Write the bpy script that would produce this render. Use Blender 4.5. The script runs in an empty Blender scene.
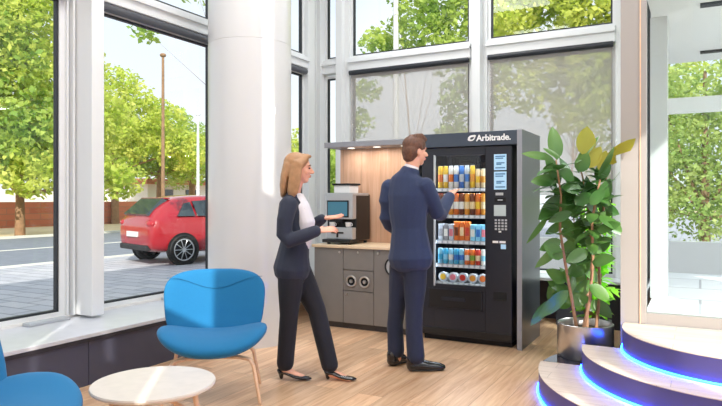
import bpy, bmesh, math, random
from mathutils import Vector, Matrix, noise
random.seed(7)
PI = math.pi
S = bpy.context.scene
COL = S.collection
R = random.Random(11)

# ------------------------------------------------------------------ materials
def new_mat(name):
    m = bpy.data.materials.new(name); m.use_nodes = True
    nt = m.node_tree; b = nt.nodes['Principled BSDF']
    return m, nt, b
def lin(c):
    return tuple(((v/255)/12.92 if v/255 <= .04045 else (((v/255)+.055)/1.055)**2.4) for v in c)
def mat(name, rgb, rough=.5, metal=0, spec=.5, coat=0, noise_amt=0, scale=20, bump=0, sheen=0):
    m, nt, b = new_mat(name)
    c = lin(rgb) + (1,)
    b.inputs['Base Color'].default_value = c
    b.inputs['Roughness'].default_value = rough
    b.inputs['Metallic'].default_value = metal
    b.inputs['Specular IOR Level'].default_value = spec
    b.inputs['Coat Weight'].default_value = coat
    b.inputs['Sheen Weight'].default_value = sheen
    if noise_amt or bump:
        tc = nt.nodes.new('ShaderNodeTexCoord'); n = nt.nodes.new('ShaderNodeTexNoise')
        n.inputs['Scale'].default_value = scale; n.inputs['Detail'].default_value = 4
        nt.links.new(tc.outputs['Object'], n.inputs['Vector'])
        if noise_amt:
            r = nt.nodes.new('ShaderNodeValToRGB')
            lo = tuple(max(0, v*(1-noise_amt)) for v in c[:3]) + (1,); hi = tuple(min(1, v*(1+noise_amt)) for v in c[:3]) + (1,)
            r.color_ramp.elements[0].color = lo; r.color_ramp.elements[1].color = hi
            r.color_ramp.elements[0].position = .3; r.color_ramp.elements[1].position = .7
            nt.links.new(n.outputs['Fac'], r.inputs['Fac']); nt.links.new(r.outputs['Color'], b.inputs['Base Color'])
        if bump:
            bp = nt.nodes.new('ShaderNodeBump'); bp.inputs['Strength'].default_value = bump; bp.inputs['Distance'].default_value = .01
            nt.links.new(n.outputs['Fac'], bp.inputs['Height']); nt.links.new(bp.outputs['Normal'], b.inputs['Normal'])
    return m
def emis(name, rgb, strength):
    m, nt, b = new_mat(name)
    b.inputs['Base Color'].default_value = lin(rgb) + (1,)
    b.inputs['Emission Color'].default_value = lin(rgb) + (1,)
    b.inputs['Emission Strength'].default_value = strength
    return m
def glass_mat(name, tint=(1, 1, 1), refl=1.0, rough=0.0):
    m = bpy.data.materials.new(name); m.use_nodes = True; nt = m.node_tree; nt.nodes.clear()
    o = nt.nodes.new('ShaderNodeOutputMaterial'); mx = nt.nodes.new('ShaderNodeMixShader')
    t = nt.nodes.new('ShaderNodeBsdfTransparent'); g = nt.nodes.new('ShaderNodeBsdfGlossy'); f = nt.nodes.new('ShaderNodeFresnel')
    mu = nt.nodes.new('ShaderNodeMath'); mu.operation = 'MULTIPLY'; mu.inputs[1].default_value = refl
    t.inputs['Color'].default_value = tuple(tint) + (1,); g.inputs['Roughness'].default_value = rough
    gm = nt.nodes.new('ShaderNodeNewGeometry'); ir = nt.nodes.new('ShaderNodeMapRange'); ir.inputs[3].default_value = 1.45; ir.inputs[4].default_value = 1/1.45
    nt.links.new(gm.outputs['Backfacing'], ir.inputs[0]); nt.links.new(ir.outputs[0], f.inputs['IOR'])
    nt.links.new(f.outputs[0], mu.inputs[0]); nt.links.new(mu.outputs[0], mx.inputs[0])
    nt.links.new(t.outputs[0], mx.inputs[1]); nt.links.new(g.outputs[0], mx.inputs[2]); nt.links.new(mx.outputs[0], o.inputs[0])
    return m
def wood_mat(name, c1, c2, plank=(.16, 1.6), axis='V', rough=.45, grain=1.0, gap=.0015, var=.18, offset=0):
    """planks running along V (object Y) or upright (object Z)"""
    m, nt, b = new_mat(name); L = nt.links.new
    tc = nt.nodes.new('ShaderNodeTexCoord'); sp = nt.nodes.new('ShaderNodeSeparateXYZ'); L(tc.outputs['Object'], sp.inputs[0])
    cb = nt.nodes.new('ShaderNodeCombineXYZ')
    along = {'V': 'Y', 'U': 'X', 'Z': 'Z'}[axis]; across = {'V': 'X', 'U': 'Y', 'Z': 'X'}[axis]
    L(sp.outputs[along], cb.inputs[0]); L(sp.outputs[across], cb.inputs[1])
    br = nt.nodes.new('ShaderNodeTexBrick'); L(cb.outputs[0], br.inputs['Vector'])
    br.inputs['Scale'].default_value = 1; br.inputs['Brick Width'].default_value = plank[1]; br.inputs['Row Height'].default_value = plank[0]
    br.inputs['Mortar Size'].default_value = gap; br.inputs['Mortar Smooth'].default_value = .3; br.offset = .37
    br.inputs['Color1'].default_value = (0, 0, 0, 1); br.inputs['Color2'].default_value = (1, 1, 1, 1); br.inputs['Mortar'].default_value = (.0, .0, .0, 1)
    br.inputs['Bias'].default_value = 0
    mp = nt.nodes.new('ShaderNodeMapping'); L(cb.outputs[0], mp.inputs[0]); mp.inputs['Scale'].default_value = (1.2, 16, 1)
    add = nt.nodes.new('ShaderNodeVectorMath'); add.operation = 'ADD'; L(mp.outputs[0], add.inputs[0])
    ml = nt.nodes.new('ShaderNodeVectorMath'); ml.operation = 'SCALE'; L(br.outputs['Color'], ml.inputs[0]); ml.inputs['Scale'].default_value = 13
    L(ml.outputs[0], add.inputs[1])
    n = nt.nodes.new('ShaderNodeTexNoise'); n.inputs['Scale'].default_value = 1.6; n.inputs['Detail'].default_value = 6; n.inputs['Roughness'].default_value = .6; n.inputs['Distortion'].default_value = .6
    L(add.outputs[0], n.inputs['Vector'])
    rp = nt.nodes.new('ShaderNodeValToRGB'); L(n.outputs['Fac'], rp.inputs[0])
    rp.color_ramp.elements[0].position = .32; rp.color_ramp.elements[1].position = .66
    rp.color_ramp.elements[0].color = lin(c1) + (1,); rp.color_ramp.elements[1].color = lin(c2) + (1,)
    hs = nt.nodes.new('ShaderNodeHueSaturation'); L(rp.outputs[0], hs.inputs['Color'])
    mr = nt.nodes.new('ShaderNodeMapRange'); L(br.outputs['Color'], mr.inputs[0]); mr.inputs[3].default_value = 1-var; mr.inputs[4].default_value = 1+var*.5
    L(mr.outputs[0], hs.inputs['Value'])
    mx = nt.nodes.new('ShaderNodeMix'); mx.data_type = 'RGBA'; L(br.outputs['Fac'], mx.inputs[0]); L(hs.outputs[0], mx.inputs[6])
    mx.inputs[7].default_value = tuple(v*.45 for v in lin(c1)) + (1,)
    L(mx.outputs[2], b.inputs['Base Color']); b.inputs['Roughness'].default_value = rough
    return m

M = {}
M['white_wall'] = mat('white_wall', (232, 230, 226), .55)
M['ceiling'] = mat('ceiling', (240, 240, 238), .7)
M['column'] = mat('column_cladding', (214, 214, 214), .28, spec=.6, coat=.4)
M['frame'] = mat('window_frame_paint', (228, 230, 231), .35, spec=.5)
M['frame_warm'] = mat('warm_grey_paint', (160, 155, 151), .45)
M['gasket'] = mat('dark_gasket', (38, 42, 48), .5)
M['roller'] = mat('roller_cassette', (96, 98, 104), .4, metal=.3)
M['ledge'] = mat('pale_ledge_stone', (202, 204, 210), .3, noise_amt=.04, scale=8)
M['ledge_edge'] = mat('dark_ledge_edge', (40, 38, 44), .5)
M['panel'] = mat('aubergine_grey_panel', (70, 71, 86), .5, noise_amt=.05, scale=3)
M['floor'] = wood_mat('oak_floor', (196, 150, 114), (232, 194, 158), (.19, 1.9), 'V', .34, var=.2)
M['oak_tread'] = wood_mat('pale_oak_tread', (198, 178, 164), (216, 200, 188), (.14, 1.2), 'U', .42, var=.06)
M['oak_panel'] = wood_mat('oak_panel', (206, 160, 130), (226, 188, 160), (.24, 3.0), 'Z', .5, var=.08)
M['worktop'] = wood_mat('oak_worktop', (224, 196, 160), (240, 216, 184), (.3, 2.0), 'U', .4, var=.05)
M['leg_wood'] = mat('light_ash_wood', (228, 190, 158), .45, noise_amt=.1, scale=25)
M['table_top'] = mat('whitewashed_ash_top', (208, 198, 188), .35, noise_amt=.05, scale=14)
M['cab'] = mat('taupe_laminate', (128, 124, 120), .45, noise_amt=.03, scale=10)
M['kick'] = mat('dark_plinth', (66, 64, 64), .5)
M['steel'] = mat('brushed_steel', (200, 196, 192), .33, metal=1, noise_amt=.04, scale=30)
M['steel_soft'] = mat('satin_steel', (200, 204, 208), .38, metal=.55)
M['black'] = mat('black_plastic', (26, 27, 30), .35)
M['machine'] = mat('anthracite_steel', (44, 47, 56), .34, metal=.25)
M['header'] = mat('slate_fascia', (64, 74, 88), .4, metal=.1)
M['side'] = mat('dark_side_panel', (92, 96, 104), .28, metal=.3)
M['side_edge'] = mat('grey_panel_edge', (150, 152, 160), .4)
M['recess'] = mat('near_black', (14, 15, 18), .7)
M['white'] = mat('plain_white', (244, 244, 244), .4)
M['shirt'] = mat('white_shirt', (226, 222, 226), .8)
M['blue_fabric'] = mat('turquoise_wool', (2, 106, 156), .85, noise_amt=.08, scale=260, bump=.15, sheen=.1)
M['blue_seam'] = mat('turquoise_piping', (6, 96, 140), .8)
M['navy_t'] = mat('navy_trousers', (27, 35, 60), .8, noise_amt=.08, scale=90, sheen=.08)
M['navy'] = mat('navy_suit', (34, 48, 82), .8, noise_amt=.08, scale=90, sheen=.12)
M['navy_w'] = mat('dark_navy_suit', (34, 40, 58), .8, noise_amt=.08, scale=90, sheen=.08)
M['trouser_w'] = mat('midnight_trousers', (19, 21, 32), .8, noise_amt=.06, scale=90, sheen=.06)
M['skin'] = mat('skin', (226, 168, 142), .5, noise_amt=.04, scale=30)
M['skin'].node_tree.nodes['Principled BSDF'].inputs['Subsurface Weight'].default_value = .1
M['blonde'] = mat('dark_blonde_hair', (170, 128, 90), .5, noise_amt=.16, scale=25)
M['brown'] = mat('brown_hair', (96, 62, 44), .55, noise_amt=.3, scale=60)
M['lip'] = mat('lips', (188, 100, 92), .45)
M['eye'] = mat('eye_dark', (50, 40, 36), .25)
M['shoe'] = mat('black_leather', (22, 22, 26), .22, coat=.3)
M['soil'] = mat('potting_soil', (60, 44, 34), .9, bump=.6, scale=60)
M['stem'] = mat('brown_bark', (176, 134, 104), .8, noise_amt=.15, scale=30)
M['asphalt'] = mat('asphalt', (128, 132, 142), .9, noise_amt=.1, scale=3)
M['road_line'] = mat('worn_white_line', (226, 222, 210), .8)
M['sandy'] = mat('sandy_pavement', (224, 200, 160), .9, noise_amt=.08, scale=2)
M['trunk'] = mat('tree_bark', (150, 118, 90), .9, noise_amt=.2, scale=6)
M['car'] = mat('red_car_paint', (160, 12, 26), .22, spec=.6, coat=.8)
M['car_glass'] = mat('dark_car_glass', (52, 62, 66), .06, spec=.8)
M['tyre'] = mat('tyre_rubber', (34, 34, 36), .8)
M['alloy'] = mat('alloy_wheel', (190, 192, 196), .3, metal=.7)
M['tail'] = mat('tail_light_red', (170, 14, 26), .15, coat=.6)
M['plate'] = mat('number_plate', (224, 224, 220), .4)
M['led_blue'] = emis('blue_led_strip', (20, 80, 255), 55.0)
M['led_white'] = emis('cool_led_strip', (225, 240, 255), 9)
M['spot'] = emis('glowing_diffuser', (255, 250, 240), 1.5)
M['riser'] = mat('dark_step_riser', (78, 72, 128), .45)
M['plinth_gloss'] = mat('glossy_dark_plinth', (40, 40, 52), .08)
M['glass'] = glass_mat('window_glass', (.97, .985, .98), .55)
M['door_glass'] = glass_mat('door_glass', (.93, .97, .97), .8)
M['vend_glass'] = glass_mat('display_glass', (.94, .96, .97), .8)

# sky/pavers/brick
def brick_mat(name, c1, c2, mortar, w, h, msize, rough=.85, ax=('X', 'Y')):
    m, nt, b = new_mat(name); L = nt.links.new
    tc = nt.nodes.new('ShaderNodeTexCoord'); sp = nt.nodes.new('ShaderNodeSeparateXYZ'); L(tc.outputs['Object'], sp.inputs[0])
    cb = nt.nodes.new('ShaderNodeCombineXYZ'); L(sp.outputs[ax[0]], cb.inputs[0]); L(sp.outputs[ax[1]], cb.inputs[1])
    br = nt.nodes.new('ShaderNodeTexBrick'); L(cb.outputs[0], br.inputs[0])
    br.inputs['Scale'].default_value = 1; br.inputs['Brick Width'].default_value = w; br.inputs['Row Height'].default_value = h; br.inputs['Mortar Size'].default_value = msize
    br.inputs['Color1'].default_value = lin(c1)+(1,); br.inputs['Color2'].default_value = lin(c2)+(1,); br.inputs['Mortar'].default_value = lin(mortar)+(1,)
    L(br.outputs['Color'], b.inputs['Base Color']); b.inputs['Roughness'].default_value = rough
    return m
M['paver'] = brick_mat('street_pavers', (176, 176, 184), (196, 194, 198), (150, 150, 156), .6, .3, .02)
M['brick'] = brick_mat('red_brick_wall', (206, 128, 96), (190, 108, 80), (170, 120, 96), 1.2, .3, .02, ax=('Y', 'Z'))
def leaf_mat(name, c, trans=.5, c2=None, rough=.5, spec=.3):
    m = bpy.data.materials.new(name); m.use_nodes = True; nt = m.node_tree; L = nt.links.new
    b = nt.nodes['Principled BSDF']; o = nt.nodes['Material Output']
    tc = nt.nodes.new('ShaderNodeTexCoord'); n = nt.nodes.new('ShaderNodeTexNoise'); n.inputs['Scale'].default_value = 1.1 if c2 else 3
    L(tc.outputs['Object'], n.inputs[0]); rp = nt.nodes.new('ShaderNodeValToRGB'); L(n.outputs['Fac'], rp.inputs[0])
    rp.color_ramp.elements[0].position = .38; rp.color_ramp.elements[1].position = .62
    rp.color_ramp.elements[0].color = lin(c)+(1,); rp.color_ramp.elements[1].color = lin(c2 or c)+(1,)
    t = nt.nodes.new('ShaderNodeBsdfTranslucent'); mx = nt.nodes.new('ShaderNodeMixShader'); mx.inputs[0].default_value = trans
    L(rp.outputs[0], b.inputs['Base Color']); L(rp.outputs[0], t.inputs['Color'])
    b.inputs['Roughness'].default_value = rough; b.inputs['Specular IOR Level'].default_value = spec
    L(b.outputs[0], mx.inputs[1]); L(t.outputs[0], mx.inputs[2]); L(mx.outputs[0], o.inputs[0])
    return m
M['tree_a'] = leaf_mat('tree_leaves_yellow_green', (178, 200, 74), .5, (222, 226, 116))
M['tree_b'] = leaf_mat('tree_leaves_green', (140, 176, 76), .5, (196, 214, 104))
M['tree_c'] = leaf_mat('tree_leaves_soft_green', (164, 192, 108), .5, (212, 224, 140))
M['ficus'] = leaf_mat('rubber_plant_leaf', (62, 110, 50), .18, (124, 166, 84), .28, .6)
M['ficus_young'] = leaf_mat('young_rubber_plant_leaf', (188, 178, 70), .3, (150, 160, 60), .3, .5)
M['bright_leaf'] = leaf_mat('fresh_green_leaf', (150, 235, 50), .5, (200, 250, 100), .35, .5)
def blind_mat():
    m = bpy.data.materials.new('screen_blind_fabric'); m.use_nodes = True; nt = m.node_tree; nt.nodes.clear(); L = nt.links.new
    o = nt.nodes.new('ShaderNodeOutputMaterial'); d = nt.nodes.new('ShaderNodeBsdfDiffuse'); t = nt.nodes.new('ShaderNodeBsdfTransparent'); tl = nt.nodes.new('ShaderNodeBsdfTranslucent')
    d.inputs[0].default_value = lin((206, 200, 196))+(1,); tl.inputs[0].default_value = lin((206, 200, 196))+(1,)
    a = nt.nodes.new('ShaderNodeMixShader'); a.inputs[0].default_value = .35; L(d.outputs[0], a.inputs[1]); L(tl.outputs[0], a.inputs[2])
    c = nt.nodes.new('ShaderNodeMixShader'); c.inputs[0].default_value = .56; L(a.outputs[0], c.inputs[1]); L(t.outputs[0], c.inputs[2]); L(c.outputs[0], o.inputs[0])
    return m
M['blind'] = blind_mat()

# ------------------------------------------------------------------ mesh helpers
class MB:
    def __init__(s): s.bm = bmesh.new()
    def box(s, x0, x1, y0, y1, z0, z1, bev=0, seg=2):
        vs = [s.bm.verts.new(p) for p in ((x0,y0,z0),(x1,y0,z0),(x1,y1,z0),(x0,y1,z0),(x0,y0,z1),(x1,y0,z1),(x1,y1,z1),(x0,y1,z1))]
        fs = [s.bm.faces.new([vs[i] for i in q]) for q in ((0,3,2,1),(4,5,6,7),(0,1,5,4),(1,2,6,5),(2,3,7,6),(3,0,4,7))]
        if bev:
            es = list({e for f in fs for e in f.edges})
            bmesh.ops.bevel(s.bm, geom=es, offset=bev, segments=seg, profile=.5, affect='EDGES')
        return s
    def ring(s, c, a, b, ra, rb, n): return [s.bm.verts.new(c + a*(ra*math.cos(2*PI*i/n)) + b*(rb*math.sin(2*PI*i/n))) for i in range(n)]
    def skin(s, r0, r1):
        n = len(r0)
        for i in range(n): s.bm.faces.new((r0[i], r0[(i+1)%n], r1[(i+1)%n], r1[i]))
    def tube(s, pts, radii, side=None, n=14, cap='round'):
        pts = [Vector(p) for p in pts]
        if not isinstance(radii, (list, tuple)): radii = [radii]*len(pts)
        rr = [(r, r) if not isinstance(r, (tuple, list)) else tuple(r) for r in radii]
        rings = []
        N = len(pts); prev = Vector(side) if side else None
        for i, p in enumerate(pts):
            t = (pts[min(i+1, N-1)] - pts[max(i-1, 0)]).normalized()
            ref = prev if prev is not None else (Vector((1, 0, 0)) if abs(t.x) < .8 else Vector((0, 1, 0)))
            a = (ref - t*ref.dot(t)).normalized(); b = t.cross(a).normalized()
            if side is None: prev = a
            if i == 0 and cap == 'round':
                for k in (80, 55, 28):
                    c = math.cos(math.radians(k)); q = math.sin(math.radians(k)); mr = min(rr[0])
                    rings.append(s.ring(p - t*mr*q*.9, a, b, rr[0][0]*c, rr[0][1]*c, n))
            rings.append(s.ring(p, a, b, rr[i][0], rr[i][1], n))
            if i == N-1 and cap == 'round':
                for k in (28, 55, 80):
                    c = math.cos(math.radians(k)); q = math.sin(math.radians(k)); mr = min(rr[i])
                    rings.append(s.ring(p + t*mr*q*.9, a, b, rr[i][0]*c, rr[i][1]*c, n))
        for r0, r1 in zip(rings, rings[1:]): s.skin(r0, r1)
        if cap: s.bm.faces.new(list(reversed(rings[0]))); s.bm.faces.new(rings[-1])
        return s
    def lathe(s, prof, c=(0,0,0), axis='Z', n=32, caps=True):
        c = Vector(c); ax = {'Z': (Vector((1,0,0)), Vector((0,1,0)), Vector((0,0,1))), 'Y': (Vector((0,0,1)), Vector((1,0,0)), Vector((0,1,0))), 'X': (Vector((0,1,0)), Vector((0,0,1)), Vector((1,0,0)))}[axis]
        rings = [s.ring(c + ax[2]*h, ax[0], ax[1], max(r, 1e-4), max(r, 1e-4), n) for r, h in prof]
        for r0, r1 in zip(rings, rings[1:]): s.skin(r0, r1)
        if caps: s.bm.faces.new(list(reversed(rings[0]))); s.bm.faces.new(rings[-1])
        return s
    def ell(s, c, r, rot=None, n=20, m=12):
        M_ = rot or Matrix.Identity(3); c = Vector(c); rows = []
        for j in range(1, m):
            ph = PI*j/m - PI/2
            rows.append([s.bm.verts.new(c + M_ @ Vector((r[0]*math.cos(ph)*math.cos(2*PI*i/n), r[1]*math.cos(ph)*math.sin(2*PI*i/n), r[2]*math.sin(ph)))) for i in range(n)])
        for a, b in zip(rows, rows[1:]): s.skin(a, b)
        lo = s.bm.verts.new(c + M_ @ Vector((0,0,-r[2]))); hi = s.bm.verts.new(c + M_ @ Vector((0,0,r[2])))
        for i in range(n):
            s.bm.faces.new((rows[0][(i+1)%n], rows[0][i], lo)); s.bm.faces.new((rows[-1][i], rows[-1][(i+1)%n], hi))
        return s
    def prism(s, poly, z0, z1):
        a = [s.bm.verts.new((x, y, z0)) for x, y in poly]; b = [s.bm.verts.new((x, y, z1)) for x, y in poly]
        n = len(a)
        for i in range(n): s.bm.faces.new((a[i], a[(i+1)%n], b[(i+1)%n], b[i]))
        s.bm.faces.new(list(reversed(a))); s.bm.faces.new(b)
        return s
    def quad(s, *ps): s.bm.faces.new([s.bm.verts.new(p) for p in ps]); return s
    def xform(s, m): s.bm.transform(m); return s
    def build(s, name, m, parent=None, smooth=False, world=True, bevel=0, subsurf=0, remesh=0, smoothing=0, auto=None):
        if parent is not None and world:
            o = parent
            while o.parent: o = o.parent
            s.bm.transform(Matrix.Translation(-o.location))
        bmesh.ops.recalc_face_normals(s.bm, faces=s.bm.faces)
        me = bpy.data.meshes.new(name); s.bm.to_mesh(me); s.bm.free()
        me.materials.append(m)
        ob = bpy.data.objects.new(name, me); COL.objects.link(ob)
        if smooth or remesh:
            for p in me.polygons: p.use_smooth = True
        if auto is not None:
            me.set_sharp_from_angle(angle=math.radians(auto))
        if bevel:
            md = ob.modifiers.new('b', 'BEVEL'); md.width = bevel; md.segments = 2; md.limit_method = 'ANGLE'; md.angle_limit = .6
        if remesh:
            md = ob.modifiers.new('r', 'REMESH'); md.mode = 'VOXEL'; md.voxel_size = remesh; md.use_smooth_shade = True
            if smoothing:
                md = ob.modifiers.new('s', 'SMOOTH'); md.factor = .5; md.iterations = smoothing
        if subsurf:
            md = ob.modifiers.new('u', 'SUBSURF'); md.levels = subsurf; md.render_levels = subsurf
        if parent is not None: ob.parent = parent
        return ob
def bake(ob):
    dg = bpy.context.evaluated_depsgraph_get(); dg.update()
    me = bpy.data.meshes.new_from_object(ob.evaluated_get(dg)); old = ob.data
    ob.modifiers.clear(); ob.data = me; me.name = ob.name
    for p in me.polygons: p.use_smooth = True
    return ob
def tag(o, label=None, cat=None, group=None, kind=None):
    if label: o['label'] = label
    if cat: o['category'] = cat
    if group: o['group'] = group
    if kind: o['kind'] = kind
    return o
def thing(name, label, cat, loc=(0,0,0), rz=0, group=None):
    o = bpy.data.objects.new(name, None); COL.objects.link(o); o.location = loc; o.rotation_euler = (0, 0, rz); o.empty_display_size = .1
    return tag(o, label, cat, group)
def copy_tree(o, parent=None):
    c = o.copy(); COL.objects.link(c)
    if parent is not None: c.parent = parent
    for ch in [x for x in bpy.data.objects if x.parent == o]: copy_tree(ch, c)
    return c
def struct(mb, name, m, **k): return tag(mb.build(name, m, **k), kind='structure')
def sroot(name):
    o = bpy.data.objects.new(name, None); COL.objects.link(o); return tag(o, kind='structure')
def B(*a, **k): return MB().box(*a, **k)

# ------------------------------------------------------------------ camera
F = 623.0; CAMH = 1.35; YAW = math.atan2(.478, .878); CA, SA = math.cos(YAW), math.sin(YAW)
cam = bpy.data.cameras.new('camera'); co = bpy.data.objects.new('camera', cam); COL.objects.link(co); S.camera = co
co.location = (0, 0, CAMH); co.rotation_euler = (PI/2, 0, YAW)
cam.sensor_width = 36; cam.lens = F/722*36; cam.shift_y = -4/722; cam.clip_start = .05; cam.clip_end = 500
def at(px, d, z=0.0):        # a point d metres deep in the view direction
    r = (px-361)/F; return Vector((d*(r*CA - SA), d*(r*SA + CA), z))

# ------------------------------------------------------------------ room shell
XL, YB, XR, YF, H = -4.62, 7.27, 2.5, -1.0, 4.9
YD = 4.85
struct(B(-4.72, XR+.1, YF-.1, YB+.1, -.06, 0), 'floor', M['floor'])
n0, n1 = .02, .108                      # diagonal slit added in the unseen ceiling to cast the column's sun strip
def sl(nv, y): return ((nv - .61*y)/.79)
t = MB(); ya, yb = -.19, 2.42
t.prism([(-4.72, YF-.2), (XR+.2, YF-.2), (XR+.2, ya), (-4.72, ya)], H, H+.12)
t.prism([(-4.72, ya), (sl(n0, ya), ya), (sl(n0, yb), yb), (-4.72, yb)], H, H+.12)
t.prism([(sl(n1, ya), ya), (XR+.2, ya), (XR+.2, yb), (sl(n1, yb), yb)], H, H+.12)
t.prism([(-4.72, yb), (XR+.2, yb), (XR+.2, YB+.15), (-4.72, YB+.15)], H, H+.12)
struct(t, 'ceiling', M['ceiling'])

def window(n, axis, fixed, a0, a1, z0, z1, fr=.035, depth=.06, glassm='glass'):
    """a glazed opening in a wall of constant x ('x') or y ('y')"""
    root = sroot('window_%d' % n)
    f = MB(); g = MB(); k = MB()
    def bx(mb, p0, p1, q0, q1, t0, t1):
        if axis == 'x': mb.box(fixed+t0, fixed+t1, p0, p1, q0, q1)
        else: mb.box(p0, p1, fixed+t0, fixed+t1, q0, q1)
    d = depth/2
    for mb, e0, e1, t in ((f, 0, fr, d), (k, fr, fr+.018, .02)):
        bx(mb, a0+e0, a0+e1, z0+e0, z1-e0, -t, t); bx(mb, a1-e1, a1-e0, z0+e0, z1-e0, -t, t)
        bx(mb, a0+e1, a1-e1, z0+e0, z0+e1, -t, t); bx(mb, a0+e1, a1-e1, z1-e1, z1-e0, -t, t)
    bx(g, a0+fr+.005, a1-fr-.005, z0+fr+.005, z1-fr-.005, -.005, .005)
    f.build('window_frame', M['frame'], root); k.build('gasket', M['gasket'], root); g.build('pane', M[glassm], root)
    return root
# left facade (x = XL)
Z0, Z1, Z2, Z3 = .395, 3.02, 3.22, H
window(1, 'x', XL, 0.4, 3.32, Z0, Z1); window(2, 'x', XL, 3.55, 5.10, Z0, Z1); window(3, 'x', XL, 5.36, 6.86, Z0, Z1)
window(4, 'x', XL, 0.4, 3.32, Z2, Z3); window(5, 'x', XL, 3.55, 5.10, Z2, Z3); window(6, 'x', XL, 5.36, 6.86, Z2, Z3)
struct(B(XL-.05, XL+.05, YF, 7.12, 0, Z0), 'wall_left', M['white_wall'])
struct(B(XL-.05, XL+.05, YF, .4, Z0, H), 'wall_left_return', M['white_wall'])
t = MB(); t.box(XL-.04, XL+.03, 3.32, 3.41, Z0, H); t.box(XL-.04, XL+.28, 3.40, 3.52, Z0, H, bev=.006); t.box(XL-.04, XL+.05, 3.52, 3.56, Z0, H); t.box(XL+.02, XL+.06, 3.335, 3.35, Z0, H); t.box(XL+.02, XL+.09, 3.37, 3.39, Z0, H)
struct(t, 'trim_1', M['frame'])
struct(MB().box(XL-.04, XL+.12, 5.10, 5.36, Z0, H), 'trim_2', M['frame'])
t = MB(); t.box(XL-.04, XL+.1, 6.86, 7.02, Z0, H, bev=.006); t.box(XL-.04, XL+.05, 7.02, 7.12, Z0, H); t.box(XL+.03, XL+.09, 7.05, 7.07, Z0, H)
struct(t, 'trim_3', M['frame'])
for i, (a, b_) in enumerate(((.4, 3.34), (3.53, 5.1), (5.36, 6.86))):
    t = MB(); t.box(XL-.05, XL+.10, a, b_, Z1+.04, Z2, bev=.008); t.box(XL-.05, XL+.13, a, b_, Z1+.13, Z1+.16)
    struct(t, 'trim_%d' % (4+i), M['frame'])
    rb = thing('roller_blind', ['rolled-up grey blind cassette over the far left street window', 'rolled-up grey blind cassette over the window showing the red car', 'rolled-up grey blind cassette over the narrow window behind the round column'][i], 'blind', (XL+.07, (a+b_)/2, Z1-.005), group='rolled-up blinds on the street side')
    MB().tube([(XL+.075, a+.03, Z1), (XL+.075, b_-.03, Z1)], .038, cap='flat').build('cassette', M['roller'], rb, smooth=True, auto=40)
    MB().box(XL+.04, XL+.11, a+.01, a+.03, Z1-.045, Z1+.045).build('end_bracket', M['frame'], rb); MB().box(XL+.04, XL+.11, b_-.03, b_-.01, Z1-.045, Z1+.045).build('end_bracket', M['frame'], rb)
# window ledge
LX = -3.88
struct(B(XL+.05, LX, YF, 5.3, .345, .375, bev=.004), 'window_ledge', M['ledge'])
struct(B(LX-.02, LX+.004, YF, 5.3, .318, .344), 'trim_7', M['ledge_edge'])
t = MB(); y = YF
for y0, y1 in ((YF, .78), (.785, 3.02), (3.025, 5.3)): t.box(LX-.05, LX-.012, y0, y1, 0.0, .318)
struct(t, 'wall_under_ledge', M['panel'])
struct(B(XL+.05, -3.95, 5.3, YB-.05, .30, .33), 'window_ledge_far', M['ledge'])
# low grilles at the foot of the windows
for i, (a, b_) in enumerate(((2.95, 3.3), (4.35, 5.0))):
    tag(MB().box(XL+.06, XL+.15, a, b_, .376, .40, bev=.004).build('window_foot_profile', M['steel_soft']), ['short grey metal profile at the foot of the far left window', 'short grey metal profile below the window showing the car'][i], 'profile', 'metal profiles on the window ledge')

# back facade (y = YB)
ZB0 = .50
def bwin(n, a, b_, z0, z1): return window(n, 'y', YB, a, b_, z0, z1)
bwin(7, -4.50, -4.27, ZB0, Z1); bwin(8, -4.10, -2.42, ZB0, Z1); bwin(9, -2.22, -.80, ZB0, Z1)
bwin(10, -4.50, -4.27, Z2, Z3); bwin(11, -4.10, -2.42, Z2, Z3); bwin(12, -2.22, -.80, Z2, Z3)
struct(B(XL, -.4, YB-.05, YB+.05, 0, ZB0-.03), 'wall_back', M['panel'])
t = MB(); t.box(XL-.05, -4.50, YB-.15, YB+.05, 0, H, bev=.006); struct(t, 'trim_8', M['frame'])
t = MB(); t.box(-4.27, -4.17, YB-.14, YB+.05, ZB0, H, bev=.006); t.box(-4.17, -4.10, YB-.06, YB+.05, ZB0, H); struct(t, 'trim_9', M['frame'])
t = MB(); t.box(-2.42, -2.37, YB-.06, YB+.05, ZB0, H); t.box(-2.37, -2.27, YB-.18, YB+.05, ZB0, H, bev=.006); t.box(-2.27, -2.22, YB-.06, YB+.05, ZB0, H); struct(t, 'trim_10', M['frame'])
t = MB(); t.box(-.80, -.70, YB-.08, YB+.05, ZB0, H); struct(t, 'trim_11', M['frame'])
struct(B(-.70, -.40, YB-.05, YB+.05, 0, H), 'wall_back_end', M['white_wall'])
for i, (a, b_) in enumerate(((-4.50, -4.27), (-4.10, -2.42), (-2.22, -.80))):
    t = MB(); t.box(a, b_, YB-.10, YB+.05, Z1+.02, Z2, bev=.006); t.box(a, b_, YB-.13, YB, Z1+.13, Z1+.16)
    struct(t, 'trim_%d' % (12+i), M['frame'])
struct(B(-3.6, -.45, 6.85, YB-.05, ZB0-.03, ZB0, bev=.004), 'window_ledge_back', M['ledge'])
struct(B(-1.36, -.45, 6.88, 6.92, 0, ZB0-.03), 'wall_under_back_ledge', M['machine'])
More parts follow.
